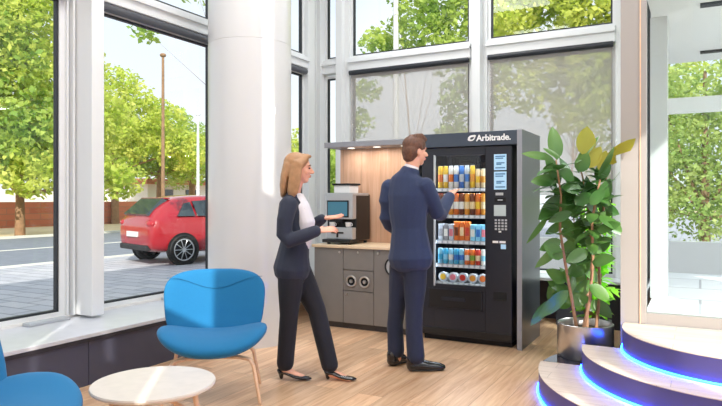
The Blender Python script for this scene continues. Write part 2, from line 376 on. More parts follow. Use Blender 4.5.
for i, (a, b_) in enumerate(((-4.08, -2.44), (-2.20, -.82))):
    rb = thing('roller_blind', ['grey screen blind pulled down behind the two people', 'grey screen blind pulled down behind the plant and the machine top'][i], 'blind', ((a+b_)/2, YB-.07, Z1-.02), group='lowered screen blinds')
    MB().tube([(a, YB-.09, Z1-.0), (b_, YB-.09, Z1-.0)], .032, cap='flat').build('cassette', M['gasket'], rb, smooth=True, auto=40)
    zb_ = (.60, 1.42)[i]
    MB().box(a+.01, b_-.01, YB-.072, YB-.070, zb_, Z1-.02).build('fabric', M['blind'], rb)
    MB().box(a+.01, b_-.01, YB-.082, YB-.060, zb_-.025, zb_).build('bottom_rail', M['frame'], rb)

# round column
struct(MB().lathe([(.394, 0), (.394, 2.80), (.391, 2.802), (.391, 2.808), (.394, 2.81), (.394, H)], (-3.80, 4.75, 0), n=96), 'column', M['column'], smooth=True, auto=30)

# right side: pillar, glass door, outer porch
struct(MB().box(-.505, -.372, YD, YD+.16, 0, H), 'wall_right_pillar', M['frame_warm'])
window(13, 'x', -.475, YD+.16, YB-.05, .47, H, glassm='door_glass')  # glazing added to the return wall so sun reaches the bush
struct(B(-.505, -.445, YD+.16, YB-.05, 0, .47), 'wall_right_return', M['machine'])
P3 = .465
d1 = sroot('door_1')
f = MB(); f.box(-.372, -.335, YD-.01, YD+.08, P3, H, bev=.004); f.box(-.335, 1.0, YD, YD+.07, P3, P3+.075); f.box(1.0, 1.08, YD-.01, YD+.08, P3, H)
f.build('door_frame', M['frame_warm'], d1); MB().box(-.378, -.370, YD-.012, YD+.0, P3, H).build('door_seal', M['leg_wood'], d1)
B(-.335, 1.0, YD+.03, YD+.04, P3+.075, H).build('pane', M['door_glass'], d1)
struct(MB().box(1.08, XR, YD, YD+.1, 0, H), 'wall_right_front', M['white_wall'])
# unseen right wall, slots shaped to let sun onto the steps and plant
t = MB(); RW = XR
SLOT = [(-.42, -.17), (.05, .30), (.58, 3.3)]; TOPR = 3.42
ys = [YF] + [v for s_ in SLOT for v in s_] + [YD]
for i in range(0, len(ys), 2): t.box(RW, RW+.1, ys[i], ys[i+1], 0, TOPR)
t.box(RW, RW+.1, YF, .58, TOPR, H); t.box(RW, RW+.1, .58, YD, 4.7, H); t.box(RW, RW+.1, 3.3, YD, TOPR, 4.7)
struct(t, 'wall_right', M['white_wall'])
# unseen wall behind the camera, open slots shaped to cast the sun strips
BW = YF
sh_ = .1*.61/.79                     # slots widened by what the wall's thickness cuts off the sun
bs = [(-1.13, -1.10+sh_, [(2.9, 3.9)]), (-.675, -.62+sh_, [(3.33, 3.6)]), (-.10, .06, [(3.75, 4.6)]), (.06, .10+sh_, [(2.3, 3.3), (3.75, 4.6)]), (.10+sh_, .42, [(3.75, 4.6)])]
t = MB(); x_ = -4.7
for u0, u1, hs in bs:
    if u0 > x_+1e-6: t.box(x_, u0, BW-.1, BW, 0, H)
    z_ = 0
    for z0_, z1_ in hs: t.box(u0, u1, BW-.1, BW, z_, z0_); z_ = z1_
    t.box(u0, u1, BW-.1, BW, z_, H); x_ = u1
t.box(x_, XR, BW-.1, BW, 0, H)
struct(t, 'wall_front', M['white_wall'])

# ------------------------------------------------------------------ added ceiling fill lights brightening the room (unseen, above the frame)
def area(name, loc, sx, sy, power, col=(.96, .985, 1), rot=(0, 0, 0)):
    l = bpy.data.lights.new(name, 'AREA'); l.shape = 'RECTANGLE'; l.size = sx; l.size_y = sy; l.energy = power; l.color = col
    o = bpy.data.objects.new(name, l); COL.objects.link(o); o.location = loc; o.rotation_euler = rot; return o
LAMPW = 45
for i, (x, y) in enumerate(((-2.9, 1.0), (-2.9, 3.6), (-2.6, 6.0), (.55, 1.0), (-.2, 3.6), (1.75, 3.0))):
    cl = thing('added_ceiling_light', 'added square light panel brightening the lounge from above, out of view', 'ceiling light', (x, y, H), group='added ceiling fill panels')
    MB().box(x-.62, x+.62, y-.62, y+.62, H-.03, H).build('frame', M['white'], cl)
    MB().box(x-.58, x+.58, y-.58, y+.58, H-.034, H-.03).build('diffuser', M['spot'], cl)
    area('ceiling_fill_lamp', (x, y, H-.05), 1.1, 1.1, LAMPW)

# ------------------------------------------------------------------ steps
SC = Vector((.3, 4.75)); RR = [1.335, 1.045, .78]; TZ = [.155, .31, .465]
steps = thing('entrance_steps', 'rounded pale wood steps up to the glass door with blue light strips', 'steps', (.3, 4.4, 0))
def arc_poly(r, ycut, n=64):
    a0 = math.asin((ycut-SC.y)/r); pts = []
    for i in range(n+1):
        a = PI - a0 + (PI + 2*a0)*i/n   # from left, through the front, to right
        pts.append((SC.x + r*math.cos(a), SC.y + r*math.sin(a)))
    return pts
for i in range(3):
    yc = YD-.012 if i == 2 else 4.68
    poly = arc_poly(RR[i], yc)
    z0 = 0 if i == 0 else TZ[i-1]
    low = arc_poly(RR[i]-.002, yc)
    MB().prism(low, z0+.001, TZ[i]-.005).build('riser', M['riser'], steps, smooth=True, auto=40)
    MB().prism(poly, TZ[i]-.005, TZ[i]).build('tread', M['oak_tread'], steps, smooth=True, auto=40)
    MB().tube([(x, y, z0+.010) for x, y in arc_poly(RR[i]+.005, yc-.02, 90)], .0045, n=6).build('light_strip', M['led_blue'], steps, smooth=True)
tag(MB().prism([(-1.02, 4.685), (-1.0, 4.85), (-.93, 5.05), (-.86, 5.28), (-.512, 5.28), (-.512, 4.685)], 0, .155).build('plant_plinth', M['plinth_gloss']), 'low glossy dark plinth under the steel plant pot', 'plinth')

# ------------------------------------------------------------------ vending machine & surround
VF = 5.59
sr = thing('machine_surround', 'dark slate surround framing the vending machine, with white lettering on top', 'surround', (-1.95, 5.9, 0))
MB().box(-2.46, -1.437, 5.565, 6.26, 1.842, 1.97, bev=.002).build('header', M['header'], sr)
MB().box(-1.437, -1.393, 5.56, 6.26, 0, 1.972).build('side_panel', M['side'], sr)
MB().box(-1.4365, -1.3925, 5.552, 5.56, 0, 1.972).build('panel_edge', M['side_edge'], sr)
MB().box(-2.50, -2.46, 5.56, 6.26, 0, 1.972).build('side_panel', M['side'], sr)
def text(body, size, name, m, parent, loc, bold=0, ext=.002, sx=1):
    c = bpy.data.curves.new(name, 'FONT'); c.body = body; c.size = size; c.extrude = ext; c.offset = bold; c.space_character = .97
    o = bpy.data.objects.new(name, c); COL.objects.link(o)
    dg = bpy.context.evaluated_depsgraph_get(); me = bpy.data.meshes.new_from_object(o.evaluated_get(dg)); bpy.data.objects.remove(o)
    me.transform(Matrix.Diagonal((sx, 1, 1, 1))); me.transform(Matrix.Rotation(PI/2, 4, 'X'))
    r = parent
    while r.parent: r = r.parent
    me.transform(Matrix.Translation(Vector(loc) - r.location))
    me.materials.clear(); me.materials.append(m)
    ob = bpy.data.objects.new(name, me); COL.objects.link(ob); ob.parent = parent; return ob
text('Arbitrade.', .080, 'lettering', M['white'], sr, (-1.815, 5.562, 1.885), bold=.0018)
# leaf-like mark: a slanted ring with a pointed corner
mk = MB(); cx, cz = -1.862, 1.914
out = []; inn = []
for i in range(40):
    a = 2*PI*i/40; ex = .034*math.copysign(abs(math.cos(a))**.8, math.cos(a)); ez = .027*math.copysign(abs(math.sin(a))**.8, math.sin(a))
    if 0 < a < PI/2: k = 1+.25*math.sin(2*a)**2; ex *= k; ez *= k
    out.append((cx+ex+ez*.35, cz+ez)); inn.append((cx+.004+.5*(ex)+.5*ez*.35, cz-.002+.42*ez))
for i in range(40):
    j = (i+1) % 40
    mk.quad((out[i][0], 5.561, out[i][1]), (out[j][0], 5.561, out[j][1]), (inn[j][0], 5.561, inn[j][1]), (inn[i][0], 5.561, inn[i][1]))
mo = mk.build('leaf_mark', M['white'], sr); md = mo.modifiers.new('s', 'SOLIDIFY'); md.thickness = .003

vm = thing('vending_machine', 'black vending machine with lit glass front full of drinks and snacks', 'vending machine', (-1.93, 5.95, 0))
XA, XB = -2.37, -1.492; GX0, GX1, GZ0, GZ1 = -2.235, -1.737, .54, 1.76
b = MB()
b.box(XA, XA+.04, VF+.03, 6.22, .05, 1.835); b.box(GX1+.03, XB, VF+.03, 6.22, .05, 1.835); b.box(XA+.04, GX1+.03, 6.14, 6.22, .05, 1.835)
b.box(XA+.04, GX1+.03, VF+.03, 6.14, 1.80, 1.835); b.box(XA+.04, GX1+.03, VF+.03, 6.14, .05, .50)
b.build('body', M['machine'], vm)
b = MB(); b.box(XA, GX0, VF, VF+.028, .05, 1.835, bev=.003); b.box(GX0, GX1, VF, VF+.028, GZ1, 1.835); b.box(GX0, GX1, VF, VF+.028, .05, GZ0)
dr = b.build('door', M['machine'], vm)
MB().box(GX1, XB, VF-.006, VF+.028, .05, 1.835, bev=.004).build('control_panel', M['machine'], vm)
cp = [o for o in COL.objects if o.name.startswith('control_panel')][-1]
MB().box(GX0-.012, GX0+.004, VF-.006, VF+.01, GZ0-.02, GZ1+.01).build('steel_trim', M['steel_soft'], dr)
MB().box(GX0, GX1, VF+.008, VF+.014, GZ0, GZ1).build('window_pane', M['vend_glass'], vm)
MB().box(XA+.01, XB-.01, VF+.04, 6.2, 0, .05).build('foot', M['recess'], vm)
MB().box(XA, XB, VF-.012, VF+.0, .06, .12, bev=.003).build('kick_rail', M['black'], vm)
fl = MB().box(-2.297, -1.77, VF-.008, VF-.001, .318, .487, bev=.003).build('delivery_flap', M['black'], vm)
MB().box(-2.30, -2.29, VF-.012, VF-.002, .31, .495).box(-1.775, -1.765, VF-.012, VF-.002, .31, .495).box(-2.30, -1.765, VF-.012, VF-.002, .487, .495).box(-2.30, -1.765, VF-.012, VF-.002, .31, .318).build('flap_surround', M['machine'], fl)
MB().box(-2.17, -1.93, VF-.011, VF-.008, .385, .425, bev=.003).build('finger_grip', M['machine'], fl)
# inside
SH = [1.455, 1.20, .955, .73, .555]
MB().box(GX0-.02, GX1+.02, 6.10, 6.135, .51, 1.795).build('back_liner', M['recess'], vm)
for i, z in enumerate(SH):
    sf = MB().box(GX0-.03, GX1+.025, VF+.05, 6.08, z-.012, z-.001).build('shelf', M['steel_soft'], vm)
    b = MB()
    for k in range(9): x = -2.205+k*.0535; b.box(x-.017, x+.017, VF+.044, VF+.049, z-.03, z-.006)
    MB().box(GX0-.03, GX1+.025, VF+.049, VF+.053, z-.034, z-.001).build('shelf_edge', M['steel_soft'], sf)
    b.build('price_tags', M['white'], sf)
MB().box(GX1+.008, GX1+.016, VF+.03, VF+.045, GZ0+.02, GZ1-.03).build('light_tube', M['led_white'], vm)
MB().box(GX0-.02, GX0-.012, VF+.03, VF+.045, GZ0+.02, GZ1-.03).build('light_tube', M['led_white'], vm)
MB().box(GX0, GX1, VF+.035, VF+.05, GZ1+.008, GZ1+.02).build('light_tube', M['led_white'], vm)
area('vending_lamp', (-1.986, VF+.06, 1.785), .48, .03, 5, (.85, .93, 1), (math.radians(-20), 0, 0))
for z in SH[:4]: area('shelf_lamp', (-1.986, VF+.075, z-.04), .46, .02, 1.5, (.85, .93, 1), (math.radians(-8), 0, 0))
# controls
def cpbox(x0, x1, z0, z1, name, m, y0=VF-.010, **k): return MB().box(x0, x1, y0, VF-.005, z0, z1, bev=.001).build(name, m, cp, **k)
M['screen'] = emis('lit_pale_blue_label', (160, 196, 220), .4)
M['ink'] = mat('blue_print', (80, 130, 172), .5)
M['lcd'] = emis('grey_lcd', (170, 180, 180), .25)
for z0, z1 in ((1.613, 1.758), (1.436, 1.600)):
    s_ = cpbox(-1.655, -1.54, z0, z1, 'information_label', M['screen'])
    b = MB(); h = z1-z0
    for k, (u0, u1, f_) in enumerate(((.12, .9, .86), (.12, .75, .74), (.2, .85, .45), (.2, .6, .36), (.12, .9, .14))):
        b.box(-1.655+.115*u0, -1.655+.115*u1, VF-.0115, VF-.010, z0+h*f_-.005, z0+h*f_+.006)
    b.build('print', M['ink'], s_)
cpbox(-1.64, -1.57, 1.383, 1.408, 'card_slot', M['steel_soft'])
s_ = cpbox(-1.65, -1.545, 1.322, 1.362, 'coin_slot', M['recess']); MB().box(-1.62, -1.575, VF-.0115, VF-.010, 1.336, 1.346).build('slot_mouth', M['steel_soft'], s_)
cpbox(-1.655, -1.545, 1.195, 1.295, 'display', M['lcd'])
for r in range(4):
    for c in range(4):
        x = -1.648+c*.031; z = 1.165-r*.027
        cpbox(x, x+.02, z-.017, z, 'keypad_button', M['steel_soft'])
cpbox(-1.612, -1.588, 1.045, 1.06, 'keypad_button', M['white'])
cpbox(-1.668, -1.615, .948, .968, 'payment_label', M['white']); cpbox(-1.605, -1.548, .948, .968, 'payment_label', M['white'])
cpbox(-1.592, -1.545, .895, .938, 'contactless_sticker', M['screen'])
s_ = cpbox(-1.66, -1.54, .43, .50, 'coin_return', M['recess']); MB().box(-1.66, -1.54, VF-.016, VF-.010, .425, .437).build('lip', M['black'], s_)
MB().box(GX1-.001, GX1+.002, VF-.008, VF-.004, .06, 1.83).build('seam', M['recess'], cp)

# products
def can(r, h, body, band, lid=M['steel_soft'], name='drink_can'):
    o = MB().lathe([(r*.8, 0), (r, .006), (r, h*.88), (r*.84, h*.97), (r*.84, h)], n=20).build(name, body, smooth=True, auto=40)
    MB().lathe([(r*1.008, h*.28), (r*1.008, h*.62)], n=20, caps=False).build('label_band', band, o, smooth=True, world=False)
    MB().lathe([(r*.8, h), (r*.8, h+.003), (r*.5, h+.001)], n=20).build('lid', lid, o, smooth=True, world=False)
    return o
def bottle(r, h, body, band, cap):
    o = MB().lathe([(r*.85, 0), (r, .008), (r, h*.58), (r*.9, h*.66), (r*.42, h*.86), (r*.42, h*.92)], n=20).build('drink_bottle', body, smooth=True, auto=50)
    MB().lathe([(r*1.01, h*.16), (r*1.01, h*.52)], n=20, caps=False).build('bottle_label', band, o, smooth=True, world=False)
    MB().lathe([(r*.46, h*.92), (r*.46, h)], n=16).build('cap', cap, o, smooth=True, auto=40, world=False)
    return o
def carton(w, h, body, band):
    o = MB().box(-w/2, w/2, 0, w*1.1, 0, h, bev=.003).build('snack_box', body)
    MB().box(-w/2*.8, w/2*.8, -.001, 0, h*.25, h*.7).build('printed_front', band, o, world=False)
    return o
def tub(r, body, lidm):
    o = MB().lathe([(r*.75, .09), (r*.9, .012), (r, .008), (r, 0)], (0, 0, r), axis='Y', n=28).build('snack_tub', body, smooth=True, auto=40)
    MB().lathe([(r*.62, -.003), (r*.62, .001)], (0, 0, r), axis='Y', n=28).build('round_label', lidm, o, smooth=True, auto=40, world=False)
    return o
def pm(n, c): 
    k = 'p_'+n
    if k not in M: M[k] = mat('pack_'+n, c, .35)
    return M[k]
cols = dict(yellow=(240, 196, 60), white=(238, 236, 228), orange=(226, 120, 50), blue=(60, 120, 196), silver=(196, 204, 212), amber=(236, 160, 60), lightblue=(140, 206, 232), pink=(226, 130, 140), brown=(120, 66, 42), grey=(150, 150, 156), cream=(240, 216, 170), cyan=(70, 176, 214), red=(206, 60, 44), green=(120, 160, 60))
P = lambda n: pm(n, cols[n])
PZ = VF+.07
def place(o, k, z, label, cat, group, x0=-2.205, dx=.0535):
    o.location = (x0+k*dx, PZ, z); tag(o, label, cat, group)
ordn = ['first', 'second', 'third', 'fourth', 'fifth', 'sixth', 'seventh', 'eighth', 'ninth']
row1 = [('yellow', 'orange'), ('yellow', 'white'), ('white', 'orange'), ('white', 'blue'), ('blue', 'silver'), ('silver', 'blue'), ('yellow', 'amber'), ('cream', 'yellow'), ('cream', 'amber')]
for k, (a, c) in enumerate(row1):
    o = can(.0235, .21 if k < 7 else .175, P(a), P(c)); place(o, k, SH[0], 'tall %s can with %s band, %s from left on the top shelf' % (a, c, ordn[k]), 'drink can', 'cans on the top shelf of the machine')
row2 = [('brown', 'white', 'red'), ('brown', 'orange', 'white'), ('amber', 'white', 'orange'), ('orange', 'white', 'red'), ('brown', 'white', 'orange'), ('amber', 'cream', 'white'), ('brown', 'cream', 'amber'), ('orange', 'yellow', 'white'), ('amber', 'cream', 'orange')]
for k, (a, c, e) in enumerate(row2):
    o = can(.0245, .20, P(a), P(c), P(e)); place(o, k, SH[1], 'tall %s can with %s band and %s top, %s from left on the second shelf' % (a, c, e, ordn[k]), 'drink can', 'cans on the second shelf of the machine')
row3 = [('silver', 'grey'), ('grey', 'white'), ('silver', 'pink'), ('orange', 'brown'), ('orange', 'cream'), ('orange', 'red'), ('lightblue', 'white'), ('lightblue', 'blue'), ('lightblue', 'pink')]
for k, (a, c) in enumerate(row3):
    o = carton(.046, .155 if not 2 < k < 6 else .18, P(a), P(c)); place(o, k, SH[2], '%s carton with %s print, %s from left on the middle shelf' % (a, c, ordn[k]), 'carton', 'cartons on the middle shelf of the machine')
row4 = [('lightblue', 'cyan'), ('cyan', 'lightblue'), ('lightblue', 'white'), ('cyan', 'blue'), ('lightblue', 'blue'), ('orange', 'white'), ('orange', 'green'), ('red', 'cream'), ('white', 'lightblue')]
for k, (a, c) in enumerate(row4):
    o = can(.0245, .145, P(a), P(c)); place(o, k, SH[3], 'short %s can with %s band, %s from left on the fourth shelf' % (a, c, ordn[k]), 'drink can', 'cans on the fourth shelf of the machine')
for k, a in enumerate(('yellow', 'pink', 'red', 'amber', 'orange')):
    o = tub(.047, P('silver'), P(a)); place(o, k, SH[4], 'round clear snack tub with %s label on the bottom shelf' % a, 'snack tub', 'snack tubs on the bottom shelf of the machine', -2.18, .0985)

# ------------------------------------------------------------------ coffee station
CF = 5.62; CT = .867
def cabinet(x0, x1, label):
    c = thing('base_cabinet', label, 'cabinet', ((x0+x1)/2, 5.9, 0), group='grey base cabinets of the coffee station')
    MB().box(x0+.002, x1-.002, CF+.02, 6.18, .06, CT-.03).build('carcass', M['cab'], c)
    MB().box(x0+.002, x1-.002, CF+.035, CF+.06, 0, .06).build('plinth', M['kick'], c)
    return c
def front(c, x0, x1, z0, z1, name): return MB().box(x0+.003, x1-.003, CF, CF+.019, z0+.003, z1-.003, bev=.0015).build(name, M['cab'], c)
def lock(p, x, z, name='lock'): return MB().lathe([(.011, -.012), (.013, -.008), (.013, 0)], (x, CF, z), axis='Y', n=16).build(name, M['steel'], p, smooth=True, auto=40)
def ringo(p, x, z, r, w, m, name, y=CF): 
    prof = [(r-w, .0), (r-w, -.012), (r-w*.7, -.016), (r-w*.3, -.016), (r, -.011), (r, 0)]
    return MB().lathe(prof, (x, y, z), axis='Y', n=40, caps=False).build(name, m, p, smooth=True, auto=50)
C = [-3.63, -3.272, -2.912, -2.505]
c = cabinet(C[0], C[1], 'grey base cabinet with one tall door below the coffee machine'); d = front(c, C[0], C[1], .06, CT-.03, 'door'); lock(d, C[1]-.04, .795)
c = cabinet(C[1], C[2], 'grey base cabinet with drawer and two round chrome-rimmed openings')
d = front(c, C[1], C[2], .615, CT-.03, 'drawer'); lock(d, -3.09, .80)
d = front(c, C[1], C[2], .40, .612, 'opening_panel')
for x in (-3.172, -3.016):
    r_ = ringo(d, x, .50, .062, .018, M['steel'], 'chrome_ring'); MB().lathe([(.045, -.002), (.045, 0)], (x, CF, .50), axis='Y', n=32).build('opening', M['recess'], r_, smooth=True, auto=40)
    MB().lathe([(.018, -.014), (.02, -.002)], (x, CF, .50), axis='Y', n=20).build('centre_cap', M['steel'], r_, smooth=True, auto=40)
d = front(c, C[1], C[2], .06, .397, 'door'); lock(d, -3.225, .362)
c = cabinet(C[2], C[3], 'grey base cabinet with large black-rimmed round opening beside the man'); d = front(c, C[2], C[3], .06, CT-.03, 'door'); lock(d, -2.86, .80)
r_ = ringo(d, -2.69, .672, .096, .016, M['black'], 'black_ring'); MB().lathe([(.08, -.003), (.08, 0)], (-2.69, CF, .672), axis='Y', n=40).build('inner_disc', M['steel_soft'], r_, smooth=True, auto=40)
ringo(r_, -2.69, .672, .045, .012, M['steel'], 'inner_ring', CF-.003)
tag(MB().box(-3.65, -2.502, CF-.02, 6.18, CT-.029, CT, bev=.003).build('worktop', M['worktop']), 'pale oak worktop running over the grey cabinets', 'worktop')
tag(MB().box(-3.64, -2.502, 6.19, 6.23, 0, 1.915).build('wooden_back_panel', M['oak_panel']), 'upright oak-look back panel behind the coffee machine', 'panel')
cn = thing('canopy_shelf', 'slim grey canopy over the oak back panel', 'canopy', (-3.05, 6.05, 1.915))
MB().box(-3.66, -2.502, 5.87, 6.24, 1.916, 1.972, bev=.002).build('board', M['side_edge'], cn)
for x in (-3.4, -3.08, -2.75):
    MB().lathe([(.04, -.004), (.04, 0)], (x, 6.02, 1.915), n=24).build('spotlight', M['spot'], cn, smooth=True, auto=40)
    area('canopy_lamp', (x, 6.02, 1.905), .08, .08, 1.3, (1, .93, .85))

# coffee machine
cm = thing('coffee_machine', 'silver and black coffee machine with touch screen on the oak worktop', 'coffee machine', (-3.39, 5.94, CT))
X0, X1 = -3.56, -3.227
MB().box(X0, X1, 5.82, 6.14, .905, 1.40, bev=.008).build('housing', M['black'], cm)
MB().box(X0, X1, 5.74, 5.83, 1.135, 1.40, bev=.012).build('head', M['steel_soft'], cm)
MB().box(X0-.004, X1+.004, 5.74, 6.1, 1.385, 1.415, bev=.006).build('lid', M['steel_soft'], cm)
s_ = MB().box(X0+.02, X1-.045, 5.732, 5.742, 1.155, 1.335, bev=.004).build('screen', M['black'], cm)
M['scr'] = emis('touch_screen_picture', (60, 110, 130), .35)
MB().box(X0+.035, X1-.06, 5.728, 5.733, 1.17, 1.32).build('picture', M['scr'], s_)
bk = MB().box(X0+.005, X1-.005, 5.745, 5.83, .921, 1.045, bev=.005).build('front_plate', M['steel_soft'], cm)
b = MB().box(-3.425, -3.405, 5.738, 5.747, .94, 1.03); b.box(-3.49, -3.34, 5.736, 5.747, .98, .998, bev=.004); b.build('emblem', M['black'], bk)
sp = MB(); sp.box(-3.45, -3.36, 5.755, 5.815, 1.105, 1.137, bev=.006); sp.tube([(-3.43, 5.785, 1.11), (-3.43, 5.785, 1.09)], .009); sp.tube([(-3.38, 5.785, 1.11), (-3.38, 5.785, 1.09)], .009); sp.build('spout', M['black'], cm)
MB().box(X0-.01, X1+.0, 5.68, 5.86, .885, .92, bev=.006).build('drip_tray', M['black'], cm)
for x, y in ((X0+.04, 5.74), (X1-.04, 5.74), (X0+.04, 6.1), (X1-.04, 6.1)): MB().lathe([(.018, 0), (.02, .022)], (x, y, CT+.0005), n=16).build('foot', M['black'], cm, smooth=True, auto=40)
h = MB().box(-3.53, -3.33, 5.86, 6.06, 1.415, 1.50, bev=.008).build('bean_hopper', M['white'], cm); MB().box(-3.545, -3.315, 5.84, 6.08, 1.50, 1.52, bev=.006).build('hopper_lid', M['recess'], h)
for i, x in enumerate((-3.50, -3.30)):
    o = MB().lathe([(.018, 0), (.03, .012), (.034, .055), (.031, .055), (.026, .015)], (0, 0, 0), n=24).build('coffee_cup', M['white'], smooth=True, auto=50)
    MB().tube([(.03, 0, .045), (.048, 0, .04), (.048, 0, .022), (.028, 0, .015)], .004, n=8).build('handle', M['white'], o, world=False, smooth=True)
    o.location = (x, 5.782, 1.0455); tag(o, ['white coffee cup left of the coffee machine spouts', 'white coffee cup right of the coffee machine spouts'][i], 'cup', 'cups under the coffee machine screen')

# ------------------------------------------------------------------ lounge chairs and table
def pad(outline, surf, T, pw=5, nr=12, nt=56):
    """outline(theta)->(x,y) rim; surf(x,y)->Vector centre; thickness T"""
    mb = MB(); eps = 1e-3
    def nrm(x, y):
        a = surf(x+eps, y)-surf(x-eps, y); c_ = surf(x, y+eps)-surf(x, y-eps); return a.cross(c_).normalized()
    tops, bots = [], []
    for j in range(1, nr+1):
        r = math.sin(PI/2*j/nr); th = T/2*(max(0, 1-r**pw))**.5
        ra, rb = [], []
        for i in range(nt):
            ox, oy = outline(2*PI*i/nt); x, y = ox*r, oy*r; p = surf(x, y); n_ = nrm(x, y)
            if j == nr: v = mb.bm.verts.new(p); ra.append(v); rb.append(v)
            else: ra.append(mb.bm.verts.new(p+n_*th)); rb.append(mb.bm.verts.new(p-n_*th))
        tops.append(ra); bots.append(rb)
    for rows in (tops, bots):
        for a, c_ in zip(rows, rows[1:]): mb.skin(a, c_)
        p = surf(0, 0); n_ = nrm(0, 0); v = mb.bm.verts.new(p + n_*(T/2 if rows is tops else -T/2))
        for i in range(nt): mb.bm.faces.new((rows[0][i], rows[0][(i+1) % nt], v))
    return mb
def sup(a, b, n, th): 
    c, s_ = math.cos(th), math.sin(th); return (a*math.copysign(abs(c)**(2/n), c), b*math.copysign(abs(s_)**(2/n), s_))
def back_surf(x, z): return Vector((x, .24 + .34*z - .15*(x/.38)**2 - .0 + .25*max(0, -z-.10)*-.6, .602+z))
def seat_surf(x, y): return Vector((x, y-.05, .372 + .105*(abs(x)/.36)**2.4 - .06*max(0, -y-.10) + .10*max(0, y-.1)))
def make_chair(name, label):
    ch = thing(name, label, 'armchair', group='turquoise lounge chairs')
    def bo(th):
        x, z = sup(.355, .235, 3.6, th)
        return (x*(1+.07*z/.235-.03), z)
    bk = pad(bo, back_surf, .075).build('backrest', M['blue_fabric'], ch, smooth=True, world=False)
    se = pad(lambda th: sup(.36, .285, 2.5, th), seat_surf, .125, pw=4).build('seat', M['blue_fabric'], ch, smooth=True, world=False)
    pts = []
    for i in range(25):
        x = -.33+.66*i/24; z = .085 + .045*math.cos(x/.33*PI)*-1 + .05
        p = back_surf(x, z); pts.append(p + Vector((0, -.0385, .012)))
    MB().tube(pts, .002, n=6).build('piping', M['blue_seam'], bk, smooth=True, world=False)
    MB().tube([(0, .0, .325), (0, .26, .33), (0, .31, .42), (0, .30, .50)], (.06, .055, .05, .045), n=12, side=(1, 0, 0)).build('back_support', M['blue_seam'], ch, smooth=True, world=False)
    for sx in (-1, 1):
        for sy, yy in ((-1, -.20), (1, .18)):
            p = [(.02*sx, yy*.5, .29), (.18*sx, yy*.8, .295), (.245*sx, yy*.95, .285), (.27*sx, yy*1.03, .25), (.29*sx, yy*1.12, .14), (.315*sx, yy*1.25, 0.008)]
            MB().tube(p, [(.019, .013)]*5 + [(.014, .011)], side=(0, 1, 0), n=12).build('leg', M['leg_wood'], ch, smooth=True, world=False)
    return ch
c1 = make_chair('lounge_chair', 'turquoise lounge chair with ash legs in front of the white column')
c1.location = (-2.94, 3.28, 0); c1.rotation_euler = (0, 0, math.radians(38))
c2 = copy_tree(c1); c2['label'] = 'turquoise lounge chair cut off at the lower left, left of the coffee table'
c2.location = (-2.745, 1.655, 0); c2.rotation_euler = (0, 0, math.radians(126))

TX, TY, THt = -2.44, 2.28, .42
tb = thing('coffee_table', 'low round pale wooden coffee table between the turquoise chairs', 'table', (TX, TY, 0))
MB().lathe([(.285, THt-.028), (.303, THt-.018), (.306, THt-.008), (.303, THt)], (TX, TY, 0), n=72).build('tabletop', M['table_top'], tb, smooth=True, auto=35)
for k in range(4):
    a = math.radians(20+90*k); ca, sa = math.cos(a), math.sin(a)
    MB().tube([(TX+.215*ca, TY+.215*sa, THt-.03), (TX+.285*ca, TY+.285*sa, .008)], (.015, .011), n=12).build('leg', M['leg_wood'], tb, smooth=True)
for k in range(2):
    a = math.radians(20+90*k); ca, sa = math.cos(a), math.sin(a)
    MB().tube([(TX-.24*ca, TY-.24*sa, .27), (TX, TY, .36-k*.022), (TX+.24*ca, TY+.24*sa, .27)], .010, n=10).build('stretcher', M['leg_wood'], tb, smooth=True)

# ------------------------------------------------------------------ people
def place_person(label, px, d):
    p = at(px, d); o = thing('person', label, 'person', (p.x, p.y, 0), YAW); return o
def finger(mb, base, d1, length, r, curl, up):
    """three short bones bending towards `up`"""
    p = [Vector(base)]; d = Vector(d1).normalized(); up = Vector(up).normalized()
    for f_ in (.45, .3, .25):
        p.append(p[-1] + d*length*f_); d = (d + up*curl).normalized()
    mb.tube(p, [r, r*.95, r*.88, r*.75], n=8)
def hand(mb, wrist, dirn, palm_n, thumb, r=1.0, curl=.35, spread=.12):
    w = Vector(wrist); d = Vector(dirn).normalized(); n_ = Vector(palm_n); n_ = (n_ - d*n_.dot(d)).normalized(); s_ = d.cross(n_).normalized()
    if s_.dot(Vector(thumb)) < 0: s_ = -s_
    side = s_
    mb.tube([w - d*.03, w, w + d*.035, w + d*.085], [(.024*r, .019*r), (.025*r, .016*r), (.037*r, .014*r), (.040*r, .012*r)], side=side, n=14)
    for k, (o_, l) in enumerate(((.030, .070), (.010, .080), (-.010, .075), (-.030, .058))):
        finger(mb, w + d*.085*r + side*o_*r, d + side*spread*(1-k)*.5, l*r, .0085*r, curl, n_)
    finger(mb, w + d*.025*r + side*.030*r, d*.6 + side*.75 + n_*.25, .062*r, .0105*r, curl*.5, n_)
def dist_chain(mb, pts, grow=0, side=(1, 0, 0), n=16): mb.tube([q[0] for q in pts], [(q[1][0]+grow, q[1][1]+grow) if isinstance(q[1], tuple) else q[1]+grow for q in pts], side=side, n=n)
